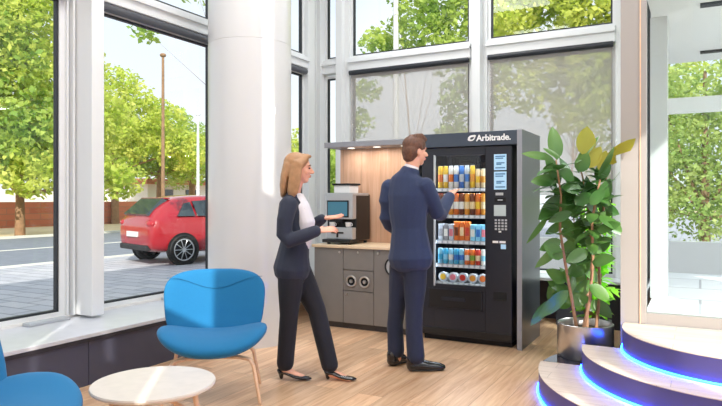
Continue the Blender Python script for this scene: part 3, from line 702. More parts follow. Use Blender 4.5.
def face(mb, c, yaw, s=1.0, pitch=0):
    """head of half-height .115 round c; +x of the head frame looks forward"""
    Rm = Matrix.Rotation(yaw, 3, 'Z') @ Matrix.Rotation(pitch, 3, 'Y'); c = Vector(c)
    def P_(x, y, z): return c + Rm @ (Vector((x, y, z))*s)
    mb.ell(P_(-.012, 0, .025), (.095*s, .074*s, .090*s), Rm)            # skull
    mb.ell(P_(.022, 0, -.025), (.066*s, .060*s, .085*s), Rm)            # face
    mb.ell(P_(.045, 0, -.082), (.034*s, .036*s, .030*s), Rm)            # chin
    mb.ell(P_(.070, 0, .030), (.020*s, .046*s, .014*s), Rm)             # brow
    mb.tube([P_(.084, 0, .016), P_(.098, 0, -.005), P_(.110, 0, -.022)], [.008*s, .010*s, .013*s], n=10)  # nose
    mb.ell(P_(.098, 0, -.027), (.014*s, .018*s, .009*s), Rm)
    mb.ell(P_(.086, 0, -.050), (.010*s, .022*s, .006*s), Rm); mb.ell(P_(.084, 0, -.060), (.010*s, .020*s, .007*s), Rm)
    for sy in (-1, 1):
        mb.ell(P_(.055, .038*sy, -.020), (.030*s, .022*s, .026*s), Rm)  # cheek
        mb.ell(P_(-.005, .074*sy, -.008), (.020*s, .009*s, .032*s), Rm) # ear
    return P_, Rm
def face_bits(root, P_, Rm, s=1.0):
    for sy in (-1, 1):
        MB().ell(P_(.081, .030*sy, .008), (.008*s, .012*s, .006*s), Rm).build('eye', M['eye'], root, smooth=True, world=False)
        MB().tube([P_(.084, .014*sy, .030), P_(.088, .030*sy, .035), P_(.078, .048*sy, .030)], .004*s, n=6).build('eyebrow', M['brown'], root, smooth=True, world=False)
    MB().ell(P_(.092, 0, -.0505), (.006*s, .021*s, .005*s), Rm).ell(P_(.090, 0, -.060), (.006*s, .018*s, .006*s), Rm).build('lips', M['lip'], root, smooth=True, world=False)

# ---- woman: local x = image right, y = away, z = up
WD = 4.68; ws = WD/F
def W(px, py, ly=0): 
    k = (WD+ly)/F; return Vector(((px-361)*k-(305-361)*ws, ly, CAMH+(199-py)*k))
wo = place_person('woman in dark navy trouser suit and black heels walking with one palm held out', 305, WD)
tors = [(W(293, 268), (.100, .155)), (W(294, 255), (.098, .150)), (W(295, 240), (.085, .125)), (W(296, 225), (.092, .135)), (W(294, 210), (.100, .150)), (W(292, 200), (.085, .160)), (W(294, 194), (.050, .085))]
neck = [(W(294, 198), .055), (W(296, 188), .052), (W(299, 178), .054)]
def wleg(hip, knee, ankle, y0, y1, y2): return [(W(*hip, y0), .088), (W((hip[0]*.6+knee[0]*.4), (hip[1]*.6+knee[1]*.4), y0*.6+y1*.4), .080), (W(*knee, y1), .058), (W((knee[0]*.65+ankle[0]*.35), (knee[1]*.65+ankle[1]*.35), y1*.65+y2*.35), .056), (W(*ankle, y2), .036)]
legR = wleg((291, 270), (289, 315), (285, 366), -.07, -.05, -.02)      # rear leg
legL = wleg((298, 270), (317, 311), (330.5, 368), .07, .04, -.02)       # leading leg
footR = [(W(284, 362, -.02), .036), (W(285, 370, -.02), .038), (W(294, 374, -.02), (.032, .026)), (W(304, 377.5, -.03), (.036, .017))]
footL = [(W(330, 365, -.02), .036), (W(331, 373, -.02), .038), (W(340, 376, -.03), (.032, .026)), (W(350, 379.5, -.05), (.036, .017))]
armN = [(W(289, 204, -.17), .052), (W(285, 220, -.21), .046), (W(284, 235, -.22), .042), (W(288, 241, -.23), .041), (W(303, 236, -.22), .036), (W(316, 231, -.19), .029)]
armF = [(W(298, 204, .16), .052), (W(303, 220, .20), .046), (W(306, 230, .20), .042), (W(312, 226, .18), .038), (W(322, 219, .14), .029)]
body = MB()
dist_chain(body, tors, -.035)
for ch_, sd in ((neck, (1, 0, 0)), (legR, (1, 0, 0)), (legL, (1, 0, 0)), (armN, (0, 1, 0)), (armF, (0, 1, 0))): dist_chain(body, ch_, -.012, sd)
dist_chain(body, footR, 0, (0, 1, 0)); dist_chain(body, footL, 0, (0, 1, 0))
PW, RW_ = face(body, W(299.5, 169), 0.05, .93, .05)
hand(body, W(318, 230.5, -.185), (1, .25, .10), (0, -.25, -1) if False else (0, .5, -.85), (0, .8, .5), .95, .45)
hand(body, W(324, 218, .135), (1, -.15, .10), (0, -.3, 1), (-.1, -1, .2), .95, .12, .3)
bo = bake(body.build('body', M['skin'], wo, world=False, remesh=.0045, smoothing=2))
face_bits(wo, PW, RW_, .93)
hr = MB()
hr.ell(PW(-.030, 0, .045), (.096, .088, .085), RW_); hr.ell(PW(-.055, 0, -.01), (.072, .090, .10), RW_)
hr.tube([PW(.045, -.045, .085), PW(-.01, -.088, .04), PW(-.025, -.096, -.04), PW(-.03, -.098, -.11), PW(-.04, -.095, -.19), PW(-.05, -.09, -.235)], [(.022, .03), (.024, .042), (.020, .046), (.020, .048), (.018, .042), (.008, .02)], side=(0, 1, 0))
hr.tube([PW(.045, .045, .085), PW(-.01, .088, .04), PW(-.03, .092, -.05), PW(-.035, .092, -.15), PW(-.05, .085, -.22)], [(.022, .03), (.022, .04), (.018, .044), (.018, .044), (.01, .02)], side=(0, 1, 0))
hr.tube([PW(-.09, 0, .03), PW(-.105, 0, -.06), PW(-.115, 0, -.14), PW(-.12, -.01, -.22)], [(.085, .04), (.095, .040), (.095, .034), (.07, .02)], side=(0, 1, 0))
hr.ell(PW(.035, 0, .105), (.055, .055, .020), RW_)
bake(hr.build('hair', M['blonde'], wo, world=False, remesh=.006, smoothing=4))
sh = MB(); dist_chain(sh, [(W(299, 250), (.07, .09)), (W(302, 240), (.075, .095)), (W(304, 222), (.085, .115)), (W(300, 207), (.075, .105)), (W(298, 199), (.055, .07))], 0)
sh.tube([W(297, 198, -.035), W(300, 201, -.06), W(305, 208, -.05)], .013); sh.tube([W(297, 198, .035), W(300, 201, .06), W(305, 208, .05)], .013)
bake(sh.build('blouse', M['shirt'], wo, world=False, remesh=.008, smoothing=4))
jk = MB()
dist_chain(jk, [(W(292, 268), (.142, .192)), (W(293, 256), (.122, .170)), (W(295, 241), (.108, .145)), (W(294, 233), (.098, .143)), (W(292.5, 226), (.092, .150)), (W(291, 212), (.098, .165)), (W(290.5, 203), (.082, .172)), (W(292, 197), (.055, .11))], 0)
dist_chain(jk, armN, .014, (0, 1, 0)); dist_chain(jk, armF, .012, (0, 1, 0))
jk.tube([W(294, 196, -.06), W(303, 208, -.085), W(309, 225, -.065), W(308, 246, -.02)], [(.012, .016)]*4, side=(0, 1, 0))
jk.tube([W(294, 196, .06), W(303, 208, .085), W(309, 225, .065), W(308, 246, .02)], [(.012, .016)]*4, side=(0, 1, 0))
bake(jk.build('jacket', M['navy_w'], wo, world=False, remesh=.008, smoothing=5))
tr = MB(); dist_chain(tr, [(W(294, 256), (.095, .15)), (W(293, 266), (.104, .160)), (W(294, 276), (.095, .15))], 0)
def cut(chain, t_): return chain[:-1] + [(chain[-2][0].lerp(chain[-1][0], t_), chain[-1][1]+.016)]
dist_chain(tr, cut(legR, .93), .012); dist_chain(tr, cut(legL, .93), .012)
bake(tr.build('trousers', M['trouser_w'], wo, world=False, remesh=.008, smoothing=4))
def pump(hx, hy, tx, ty, ly):
    s_ = MB(); a, t_ = W(hx, hy, ly), W(tx, ty, ly-.03)
    z0 = .004
    h0 = Vector((a.x, a.y, z0)); toe = Vector((t_.x, t_.y, z0+.012)); dv = (toe-h0); dv.z = 0; L_ = dv.length; dv.normalize()
    up = Vector((0, 0, 1))
    s_.tube([h0+dv*.02+up*.055, h0+dv*.06+up*.050, h0+dv*.12+up*.026, h0+dv*.17+up*.017, h0+dv*(L_-.02)+up*.014, h0+dv*L_+up*.012], [(.033, .018), (.034, .016), (.037, .014), (.041, .014), (.030, .012), (.010, .007)], side=(-dv.y, dv.x, 0), n=14)
    s_.tube([h0+dv*.002+up*.07, h0+dv*.012+up*.05], [(.028, .012), (.03, .014)], side=(-dv.y, dv.x, 0))
    s_.tube([h0+dv*.02+up*.045, h0+dv*.022+up*.012], [(.022, .020), (.014, .014)], side=(-dv.y, dv.x, 0))
    bake(s_.build('shoe', M['shoe'], wo, world=False, remesh=.004, smoothing=2))
pump(278.5, 376, 311, 379, -.02); pump(325, 378, 356, 381, -.03)

# ---- man
MD = 5.02; ms = MD/F
def N(px, py, ly=0):
    k = (MD+ly)/F; return Vector(((px-361)*k-(413-361)*ms, ly, CAMH+(199-py)*k))
mn = place_person('man in blue suit seen from behind, pressing a button at the vending machine', 413, MD)
sdT = Vector((.80, -.60, 0)); fw = Vector((.60, .80, 0))
mt = [(N(410, 262), (.165, .115)), (N(410, 245), (.165, .115)), (N(409, 228), (.155, .105)), (N(408, 210), (.175, .115)), (N(407, 194), (.195, .120)), (N(407, 183), (.195, .100)), (N(409, 174), (.120, .075)), (N(410, 168), (.062, .060))]
mneck = [(N(410, 178), .062), (N(411.5, 168), .058), (N(414, 158), .058)]
lL = [(N(402, 262, .05), .088), (N(399.5, 285, .06), .076), (N(397, 306, .05), .056), (N(395, 325, .05), .053), (N(396, 352, .04), .040)]
lR = [(N(415, 262, -.03), .088), (N(415, 285, -.04), .078), (N(414, 312, -.08), .057), (N(414, 332, -.10), .054), (N(416, 358, -.13), .042)]
aR = [(N(425, 186, -.09), .062), (N(431, 199, -.06), .056), (N(437, 213, .00), .050), (N(440, 214, .06), .048), (N(445, 205, .18), .042), (N(449.5, 197, .27), .034)]
aL = [(N(390, 187, .10), .060), (N(387, 202, .10), .056), (N(386.5, 217, .11), .050), (N(390, 224, .15), .047), (N(400, 232, .26), .040), (N(408, 236, .33), .033)]
body = MB()
dist_chain(body, mt, -.045, sdT); dist_chain(body, mneck, 0, sdT)
for c_ in (lL, lR): dist_chain(body, c_, -.012)
for c_ in (aR, aL): dist_chain(body, c_, -.012, (0, 0, 1))
dist_chain(body, [(N(397, 350, .04), .04), (N(397, 359, .04), .034)], 0, (1, 0, 0))
dist_chain(body, [(N(416, 356, -.13), .04), (N(416, 365, -.13), .034)], 0, (0, 1, 0))
PM_, RM_ = face(body, N(415.5, 151.5), .42, .97, .06)
hand(body, N(450, 196, .275), (.35, .75, .35), (.35, .3, -.6), (-.6, .3, .6), 1.08, .3)
hand(body, N(408, 236, .335), (.7, .6, -.1), (.2, -.1, -1), (.3, -.8, .3), 1.05, .5)
bake(body.build('body', M['skin'], mn, world=False, remesh=.005, smoothing=2))
face_bits(mn, PM_, RM_, .97)
hr = MB(); hr.ell(PM_(-.018, 0, .050), (.100, .084, .082), RM_); hr.ell(PM_(-.050, 0, .0), (.068, .080, .085), RM_); hr.ell(PM_(-.055, 0, -.05), (.052, .062, .045), RM_)
hr.tube([PM_(-.03, -.035, .118), PM_(.03, -.03, .125), PM_(.075, -.02, .105)], [.025, .028, .018]); hr.tube([PM_(-.03, .035, .118), PM_(.03, .03, .125), PM_(.075, .03, .100)], [.025, .028, .018])
hr.tube([PM_(.01, -.075, .05), PM_(.012, -.077, .015)], [(.012, .02), (.006, .01)]); 
bake(hr.build('hair', M['brown'], mn, world=False, remesh=.006, smoothing=3))
sh = MB(); dist_chain(sh, [(N(409.5, 177), (.075, .075)), (N(410.5, 171), (.064, .064)), (N(411.5, 167.5), (.062, .062))], 0, sdT)
bake(sh.build('shirt_collar', M['shirt'], mn, world=False, remesh=.006, smoothing=2))
cf = MB(); cf.tube([aR[-2][0].lerp(aR[-1][0], .7), aR[-1][0].lerp(aR[-2][0], -.12)], .039); bake(cf.build('shirt_cuff', M['shirt'], mn, world=False, remesh=.006, smoothing=2))
jk = MB()
dist_chain(jk, [(N(410.5, 258), (.194, .160)), (N(410, 248), (.174, .140)), (N(409, 228), (.150, .115)), (N(408, 212), (.165, .122)), (N(408.5, 196), (.184, .126)), (N(408.5, 186), (.186, .108)), (N(408, 178), (.150, .090)), (N(409.5, 173), (.085, .078))], 0, sdT)
jk.tube([N(409, 175)-sdT*.06, N(410, 171)-fw*.07, N(411, 173)+sdT*.07], .014)
dist_chain(jk, aR, .014, (0, 0, 1)); dist_chain(jk, aL, .014, (0, 0, 1))
bake(jk.build('jacket', M['navy'], mn, world=False, remesh=.008, smoothing=5))
tr = MB(); dist_chain(tr, [(N(410, 246), (.155, .105)), (N(410, 258), (.165, .112)), (N(410, 268), (.152, .108))], 0, sdT)
dist_chain(tr, cut(lL, .96), .013); dist_chain(tr, cut(lR, .96), .013)
bake(tr.build('trousers', M['navy_t'], mn, world=False, remesh=.008, smoothing=4))
def shoe(root, heel, toe):
    s_ = MB(); h0 = Vector((heel.x, heel.y, 0)); t_ = Vector((toe.x, toe.y, 0)); dv = t_-h0; L_ = dv.length; dv.normalize(); up = Vector((0, 0, 1)); sd = (-dv.y, dv.x, 0)
    s_.tube([h0+dv*.03+up*.095, h0+dv*.035+up*.06], [(.046, .048), (.046, .048)], side=sd)
    s_.tube([h0+dv*.03+up*.045, h0+dv*.10+up*.045, h0+dv*.16+up*.036, h0+dv*(L_-.05)+up*.030, h0+dv*(L_-.02)+up*.026], [(.048, .048), (.049, .050), (.050, .040), (.047, .028), (.032, .018)], side=sd, n=14)
    o = bake(s_.build('shoe', M['shoe'], root, world=False, remesh=.005, smoothing=3))
    so = MB(); so.tube([h0+dv*.03+up*.012, h0+dv*.10+up*.012, h0+dv*.18+up*.012, h0+dv*(L_-.03)+up*.012], [(.040, .010), (.040, .010), (.047, .010), (.036, .010)], side=sd, n=16)
    so.build('sole', M['black'], o, smooth=True, world=False)
shoe(mn, N(390, 362, .0), N(407, 362, .17)); shoe(mn, N(408, 371, -.13), N(446, 371, -.10))

# ------------------------------------------------------------------ plants
def leaf(mb, base, d, up, L_, w, fold=.12, droop=.2, n=7):
    d = Vector(d).normalized(); s_ = d.cross(Vector(up)).normalized(); nn = s_.cross(d).normalized(); rows = []
    for i in range(n+1):
        t_ = i/n; c_ = Vector(base) + d*L_*t_ - nn*droop*L_*t_*t_ ; ww = w*(math.sin(PI*min(1, t_**.85))**.72) if 0 < i < n else .0008
        rows.append([mb.bm.verts.new(c_ - s_*ww + nn*fold*ww), mb.bm.verts.new(c_ - s_*ww*.5 + nn*fold*ww*.2), mb.bm.verts.new(c_), mb.bm.verts.new(c_ + s_*ww*.5 + nn*fold*ww*.2), mb.bm.verts.new(c_ + s_*ww + nn*fold*ww)])
    for a, c_ in zip(rows, rows[1:]):
        for k in range(4): mb.bm.faces.new((a[k], a[k+1], c_[k+1], c_[k]))
PX, PY = -.77, 4.99
rp = thing('rubber_plant', 'tall rubber plant with large dark green leaves in a brushed steel pot', 'plant', (PX, PY, .155))
MB().lathe([(.200, .156), (.205, .162), (.205, .405), (.198, .41), (.190, .40), (.188, .35)], (PX, PY, 0), n=64).build('pot', M['steel'], rp, smooth=True, auto=40)
MB().lathe([(.186, .34), (.186, .355), (.05, .362)], (PX, PY, 0), n=32).build('soil', M['soil'], rp, smooth=True)
PD = 4.72
def Q(px, py, dd=0): p = at(px, PD+dd); return Vector((p.x, p.y, CAMH+(199-py)*(PD+dd)/F))
stems = [[(577, 330, 0), (571, 295, 0), (565, 262, -.02), (560, 230, -.04), (561, 195, -.05), (556, 160, -.05)], [(587, 330, .05), (587, 300, .1), (590, 260, .12), (590, 225, .1), (586, 190, .08), (578, 160, .05)], [(596, 330, .08), (600, 290, .15), (598, 240, .15), (604, 205, .12), (606, 175, .1)], [(583, 330, .0), (590, 300, -.05), (593, 260, -.06), (592, 220, -.05), (600, 180, 0)]]
sm_ = MB()
for st in stems: sm_.tube([Q(*p) for p in st], [.013, .012, .011, .010, .008, .005][:len(st)], n=8)
sm_.build('stem', M['stem'], rp, smooth=True)
lf = MB(); ly_ = MB()
right = Vector((CA, SA, 0)); away = Vector((-SA, CA, 0)); upv = Vector((0, 0, 1))
def pl(mb, x0, y0, x1, y1, w, dd=0, tilt=.0, da=0, face_=1):
    a = Q(x0, y0, dd); b2 = Q(x1, y1, dd+da); d = b2-a; leaf(mb, a, d, (-away*face_ + right*tilt + upv*.35), d.length, .84*w*PD/F, droop=R.uniform(.0, .12))
# leaves read one by one along the outline of the plant
for t_ in [(557,160,553,126,9.5),(560,185,546,152,8),(553,158,522,153,5.5),(560,158,543,148,4),(571,182,561,157,9),(575,164,599,136,4.5),(578,172,588,153,9),(557,180,531,181,8),(562,195,540,214,7),(548,215,528,245,5),
           (600,205,610,178,8),(604,200,625,193,8),(604,190,622,172,5),(585,192,567,212,5),(560,205,578,195,9),(572,212,548,222,6),(575,205,592,192,8),(590,205,605,188,7),(560,235,590,222,8),(561,240,540,250,7),
           (588,250,566,262,8),(592,250,612,238,9),(592,262,614,258,8),(590,240,572,236,8),(597,230,620,224,7),(565,262,588,252,9),(563,258,544,244,9),(568,275,590,262,9),(566,282,546,270,9),(560,246,535,268,6),
           (574,300,550,280,10),(572,298,552,294,9),(568,290,540,318,9),(550,300,531,326,7),(589,285,610,300,9),(590,280,572,300,9),(594,300,612,318,8),(590,222,612,212,7),(600,215,622,232,8),(585,200,600,214,8),(575,230,556,215,7),(582,190,562,186,8),(560,170,575,180,8),(596,196,612,205,8),(598,176,616,150,5),(582,262,600,282,9),(585,240,604,252,9),(580,215,600,232,8)]:
    if t_[2] > 613: pl(lf, *t_, dd=-.12, tilt=R.uniform(-.3, .3), da=-.26)
    else: pl(lf, *t_, dd=R.uniform(-.14, .16), tilt=R.uniform(-.8, .8), da=R.uniform(-.06, .06))
for st in stems:
    pts = [Q(*p) for p in st]
    for k in range(26):
        t_ = R.uniform(.45, 1)*(len(pts)-1.001); i = int(t_); p = pts[i].lerp(pts[i+1], t_-i); a = R.uniform(0, 2*PI)
        d = Vector((math.cos(a), math.sin(a), R.uniform(-.5, .55)))
        tip = p + d*.2
        if tip.x > -.54 and tip.y > 4.7: d.x = -abs(d.x)
        L2 = R.uniform(.12, .2); leaf(lf, p + d*.02, d, upv, L2, L2*R.uniform(.24, .32), droop=.25)
for t_ in [(584,156,588,126,12),(606,164,634,140,8.5),(588,168,602,146,8),(600,172,607,150,7)]: pl(ly_, *t_, tilt=.1, dd=-.1, da=(-.30 if t_[2] > 613 else 0))
for _ in range(5): pass
for k in range(60):
    px_ = R.uniform(548, 612); py_ = R.uniform(182, 312); b2 = R.uniform(0, 2*PI); l_ = R.uniform(20, 28)
    if (px_-582)**2/36**2 + (py_-240)**2/78**2 > 1 or (px_ > 588 and py_ > 225): continue
    pl(lf, px_, py_, px_+l_*math.cos(b2), py_+l_*math.sin(b2), R.uniform(6.5, 9), dd=R.uniform(0, .32), tilt=R.uniform(-.9, .9), da=R.uniform(-.08, .08))
for mb_ in (lf, ly_):
    for v in mb_.bm.verts:
        if v.co.x > -.53 and v.co.y > 4.80: v.co.x = -.53 - .2*min(.1, v.co.x+.53)
fo = lf.build('foliage', M['ficus'], rp, smooth=True); yo = ly_.build('young_leaves', M['ficus_young'], rp, smooth=True); yo['label'] = 'yellow young leaves'
# leafy bush plant in the corner behind
GX_, GY_ = -.83, 5.72
gp = thing('bush_plant', 'bright green bushy plant on the floor behind the rubber plant', 'plant', (GX_, GY_, 0))
MB().lathe([(.13, 0), (.16, .28), (.165, .30), (.15, .29), (.145, .25)], (GX_, GY_, 0), n=40).build('pot', M['machine'], gp, smooth=True, auto=40)
MB().lathe([(.145, .24), (.145, .26), (.03, .265)], (GX_, GY_, 0), n=24).build('soil', M['soil'], gp, smooth=True)
sm_ = MB(); lf = MB()
for k in range(30):
    a = R.uniform(0, 2*PI); q_ = R.uniform(.2, 1); top = Vector((GX_+.20*math.cos(a)*q_, GY_+.24*math.sin(a)*q_, R.uniform(.5, 1.55))); bs_ = Vector((GX_+.05*math.cos(a), GY_+.05*math.sin(a), .26)); mid = bs_.lerp(top, .5)+Vector((0, 0, .08))
    sm_.tube([bs_, mid, top], [.007, .006, .003], n=6)
    for q in range(18):
        t_ = R.uniform(.1, 1); p = bs_.lerp(mid, t_*2) if t_ < .5 else mid.lerp(top, t_*2-1); b3 = R.uniform(0, 2*PI); L2 = R.uniform(.09, .16)
        leaf(lf, p, (math.cos(b3), math.sin(b3), R.uniform(-.3, .7)), upv, L2, L2*.27, n=4, droop=.3)
for mb_ in (lf, sm_):
    for v in mb_.bm.verts: v.co.x = min(v.co.x, -.535)
sm_.build('stem', M['stem'], gp, smooth=True); lf.build('foliage', M['bright_leaf'], gp, smooth=True)

# ------------------------------------------------------------------ outdoors
struct(B(-60, 60, -60, 90, -.30, -.08), 'ground', M['sandy'])
struct(B(-12.2, 12, -40, 70, -.08, -.02), 'pavement', M['paver'])
struct(B(-21, -12.2, -40, 80, -.08, -.03), 'road', M['asphalt'])
struct(B(-12.3, -12.1, -40, 80, -.03, .0), 'kerb', M['road_line'])
struct(B(-16.4, -16.2, -40, 80, -.03, -.026), 'road_line', M['road_line'])
struct(B(-21.3, -21.0, -40, 80, -.03, .05), 'kerb_far', M['road_line'])
M['terrace'] = brick_mat('pale_terrace_slabs', (226, 226, 228), (216, 216, 220), (170, 170, 176), .8, .8, .012)
struct(B(-.39, 12, YD+.1, 8.6, -.05, .44), 'terrace', M['terrace'])
tag(B(-30.3, -30, -10, 33, -.08, 1.2).build('brick_wall', M['brick']), 'low red brick garden wall across the street', 'wall')
tag(B(-42.3, -42, -30, 55, -.08, 1.9).build('white_wall', M['white_wall']), 'long low white wall behind the brick wall', 'wall')
# porch: outer column, soffit, fascia
struct(B(-.405, -.262, 6.32, 6.5, .44, 3.02), 'porch_column', M['column'])
struct(B(-.39, 6, YD+.1, 8.6, 3.02, 3.3), 'porch_canopy', M['white_wall'])
for i, (y0, l0, l1) in enumerate(((6.05, .0, .5), (8.0, .0, .75))):
    tag(B(l0, l1, y0, y0+.09, 3.0, 3.02).build('ceiling_vent', M['recess']), ['near black slot vent in the white porch ceiling', 'far black slot vent in the white porch ceiling'][i], 'vent', 'slots in the porch ceiling')
struct(MB().box(-.262, 6, 6.36, 6.42, 2.13, 2.27), 'trim_20', M['frame'])
tag(B(-6, 14, 12.0, 12.2, -.08, .62).build('white_garden_wall', M['white_wall']), 'low white garden wall outside the glass door', 'wall')

def tree(name, label, x, y, h, blobs, n, m, trunk_r=.15, leaf_s=.16, group=None, lean=0):
    t_ = thing(name, label, 'tree', (x, y, -.08), group=group)
    tk = MB(); zc = min(b_[2] for b_ in blobs); top = max(b_[2] for b_ in blobs)
    tk.tube([(x, y, -.08), (x+lean*.4, y, zc*.6), (x+lean, y, top)], [trunk_r, trunk_r*.8, trunk_r*.3], n=10)
    for b_ in blobs: tk.tube([(x+lean*.5, y, max(.6, zc*.7)), (x+b_[0]*.5, y+b_[1]*.5, (zc*.7+b_[2])/2), (x+b_[0], y+b_[1], b_[2])], [trunk_r*.40, trunk_r*.22, trunk_r*.06], n=7)
    tk.build('trunk', M['trunk'], t_, smooth=True)
    lf = MB(); tot = sum(b_[3]**2 for b_ in blobs); n = int(n*1.7); leaf_s *= .78
    for b_ in blobs:
        for k in range(int(n*b_[3]**2/tot)):
            v = Vector((R.gauss(0, 1), R.gauss(0, 1), R.gauss(0, 1))).normalized()*(R.random()**.45)
            c_ = Vector((x+b_[0], y+b_[1], b_[2])) + Vector((v.x*b_[3], v.y*b_[3], v.z*b_[3]*.8))
            if noise.noise(c_*(1.6/b_[3]*1.3)) < -.12: continue
            if c_.z < .1: continue
            a = Vector((R.gauss(0, 1), R.gauss(0, 1), R.gauss(0, .7))).normalized(); q = a.cross(Vector((R.gauss(0, 1), R.gauss(0, 1), R.gauss(0, 1)))).normalized()
            s1 = leaf_s*R.uniform(.6, 1.2); s2 = s1*.6
            lf.quad(c_-a*s1, c_-q*s2, c_+a*s1, c_+q*s2)
    lf.build('crown', M[m], t_)
    return t_
def tr_at(px, d): p = at(px, d); return p.x, p.y
x, y = tr_at(20, 24); tree('street_tree', 'dense tree filling the upper far left window', x, y, 9, [(0, 0, 6.5, 3.2), (-2, -2, 5, 2.8), (1.5, 1.5, 4.6, 2.2), (0, -3, 7.5, 2.8), (.5, 0, 9, 2.6), (-1, 2.5, 3.6, 1.8), (0.6, -1.5, 2.9, 1.6), (1.2, 2.2, 2.6, 1.5), (-.5, .5, 3.4, 1.8), (3.4, 1.0, 2.1, 1.1), (2.6, -1.2, 2.3, 1.2), (2.4, 2.6, 2.2, 1.1)], 24000, 'tree_a', .2, .17, 'street trees')
x, y = tr_at(-40, 22); tree('street_tree', 'tree at the left frame edge beyond the far left window', x, y, 9, [(0, 0, 6, 3), (1, 1, 4, 2.4), (-1, 0, 8, 2.6)], 7000, 'tree_b', .2, .18, 'street trees')
x, y = tr_at(115, 36); tree('street_tree', 'slim-trunked tree left of the lamp post', x, y, 9, [(0, 0, 7.2, 2.3), (-2.2, -1, 6.2, 2.2), (2, 1, 5.6, 2.0), (1, 0, 4.6, 1.7), (-1.2, 0, 4.6, 1.7), (3.2, 2, 4.2, 1.6)], 12000, 'tree_a', .24, .17, 'street trees')
x, y = tr_at(160, 42); tree('street_tree', 'green tree behind the lamp post', x, y, 9, [(0, 0, 4.8, 2.6), (2, 1, 4.0, 2.2), (-2, -1, 4.0, 2.2), (0, 1, 6.5, 1.6)], 9000, 'tree_b', .28, .18, 'street trees')
x, y = tr_at(192, 46); tree('street_tree', 'paler tree above the red car', x, y, 9, [(0, 0, 5, 2.8), (2.4, 2, 4.2, 2.4), (-1.6, 0, 3.6, 2.0), (4, 3, 5.2, 2.6)], 9000, 'tree_c', .28, .18, 'street trees')
x, y = tr_at(296, 34); tree('street_tree', 'tree seen in the narrow window beside the woman', x, y, 9, [(0, 0, 3.4, 2.2), (1.6, 1, 2.6, 1.8), (-1.6, 0, 2.4, 1.8)], 5000, 'tree_a', .2, .18, 'street trees')
x, y = tr_at(238, 9.5); q = at(146, 9.0) - at(238, 9.5); q2 = at(193, 8.5) - at(238, 9.5); tree('street_tree', 'overhanging branch tips at the top of the car window', x, y, 9, [(q.x, q.y, 3.78, .25), (q2.x, q2.y, 4.35, .45)], 330, 'tree_b', .014, .08, 'street trees')
x, y = tr_at(560, 13.5); tree('garden_tree', 'dense tree beyond the upper right back window', x, y, 8, [(0, 0, 5.4, 1.7), (-1.3, .4, 6.3, 1.4), (1.4, .3, 5.2, 1.5), (0, .5, 7.0, 1.5), (.9, 0, 3.9, 1.2), (-.6, 0, 3.9, .9), (.3, 0, 3.1, .6), (1.9, 0, 6.2, 1.2)], 17000, 'tree_a', .022, .11, 'garden trees', lean=.6)
x, y = tr_at(425, 15); tree('garden_tree', 'loose-branched tree beyond the middle back window', x, y, 8, [(.3, 0, 5.6, 1.1), (-1.1, .5, 5.2, .9), (1.2, 0, 4.6, 1.0), (.1, 0, 6.8, 1.3), (1.1, 0, 3.7, .8), (.8, 0, 2.9, .5), (-1.9, 0, 3.3, .5), (-1.6, 0, 4.1, .4)], 6500, 'tree_b', .022, .11, 'garden trees', lean=-.75)
x, y = tr_at(705, 16); tree('garden_tree', 'leafy tree filling the glass door', x, y, 8, [(0, 0, 3.4, 1.7), (-.9, 0, 2.2, 1.4), (1.0, .5, 2.0, 1.5), (0, 0, 1.2, 1.3), (-1.2, 0, 4.6, 1.2), (1.4, 0, 4.2, 1.5), (-1.6, 0, 1.3, 1.1), (2.2, 0, 1.2, 1.2)], 14000, 'tree_c', .14, .10, 'garden trees')
x, y = tr_at(640, 19); tree('garden_tree', 'tree half hidden behind the warm grey pillar', x, y, 8, [(0, 0, 3.4, 2.0), (0, 0, 1.8, 1.7), (.6, 0, 5.4, 1.8)], 6000, 'tree_a', .14, .12, 'garden trees')
x, y = tr_at(325, 20); tree('garden_tree', 'small tree seen left of the oak panel', x, y, 8, [(0, 0, 2.2, 1.3), (.5, 0, 1.3, 1.1)], 3000, 'tree_b', .12, .11, 'garden trees')

pl_ = thing('added_ceiling_light', 'added square fill light in the porch ceiling, out of view', 'ceiling light', (2.2, 6.4, 3.02))  # unseen light added to brighten the porch
MB().box(1.7, 2.7, 5.9, 6.9, 3.0, 3.02).build('diffuser', M['spot'], pl_)
area('porch_fill_lamp', (2.2, 6.4, 2.98), .9, .9, 120, (1, 1, 1))
# lamp posts
def post(px, d, h, r, m, label, arm=False):
    x, y = tr_at(px, d); o = thing('lamp_post', label, 'lamp post', (x, y, -.08), group='street posts')
    MB().tube([(x, y, -.08), (x, y, h)], [r, r*.6], n=12, cap='flat').build('pole', m, o, smooth=True, auto=40)
    MB().lathe([(r*1.8, -.08), (r*1.8, .5), (r, .6)], (x, y, 0), n=12).build('base', m, o, smooth=True, auto=40)
    MB().ell((x, y, h+.04), (r*1.5, r*1.5, .1), n=12, m=8).build('lamp_head', m, o, smooth=True)
post(163, 29, 8.0, .10, M['trunk'], 'tall brown lamp post above the red car')
post(396, 14.5, 9.0, .085, M['column'], 'tall pale post behind the middle back window')
post(198, 24, 4.6, .07, M['white'], 'slim white post near the right side of the car window')
bx_, by_ = tr_at(185, 55)
bd = thing('street_building', 'low pale building across the street behind the trees', 'building', (bx_, by_, -.08))
MB().box(bx_-3, bx_+3, by_-7, by_+9, -.08, 2.5).build('wall', M['white_wall'], bd)
MB().box(bx_-3.6, bx_+3.6, by_-7.6, by_+9.6, 2.5, 2.9).build('roof', M['brick'], bd)
for k in range(5): MB().box(bx_+2.98, bx_+3.05, by_-6+k*3, by_-4.4+k*3, .9, 2.1).build('window', M['car_glass'], bd)

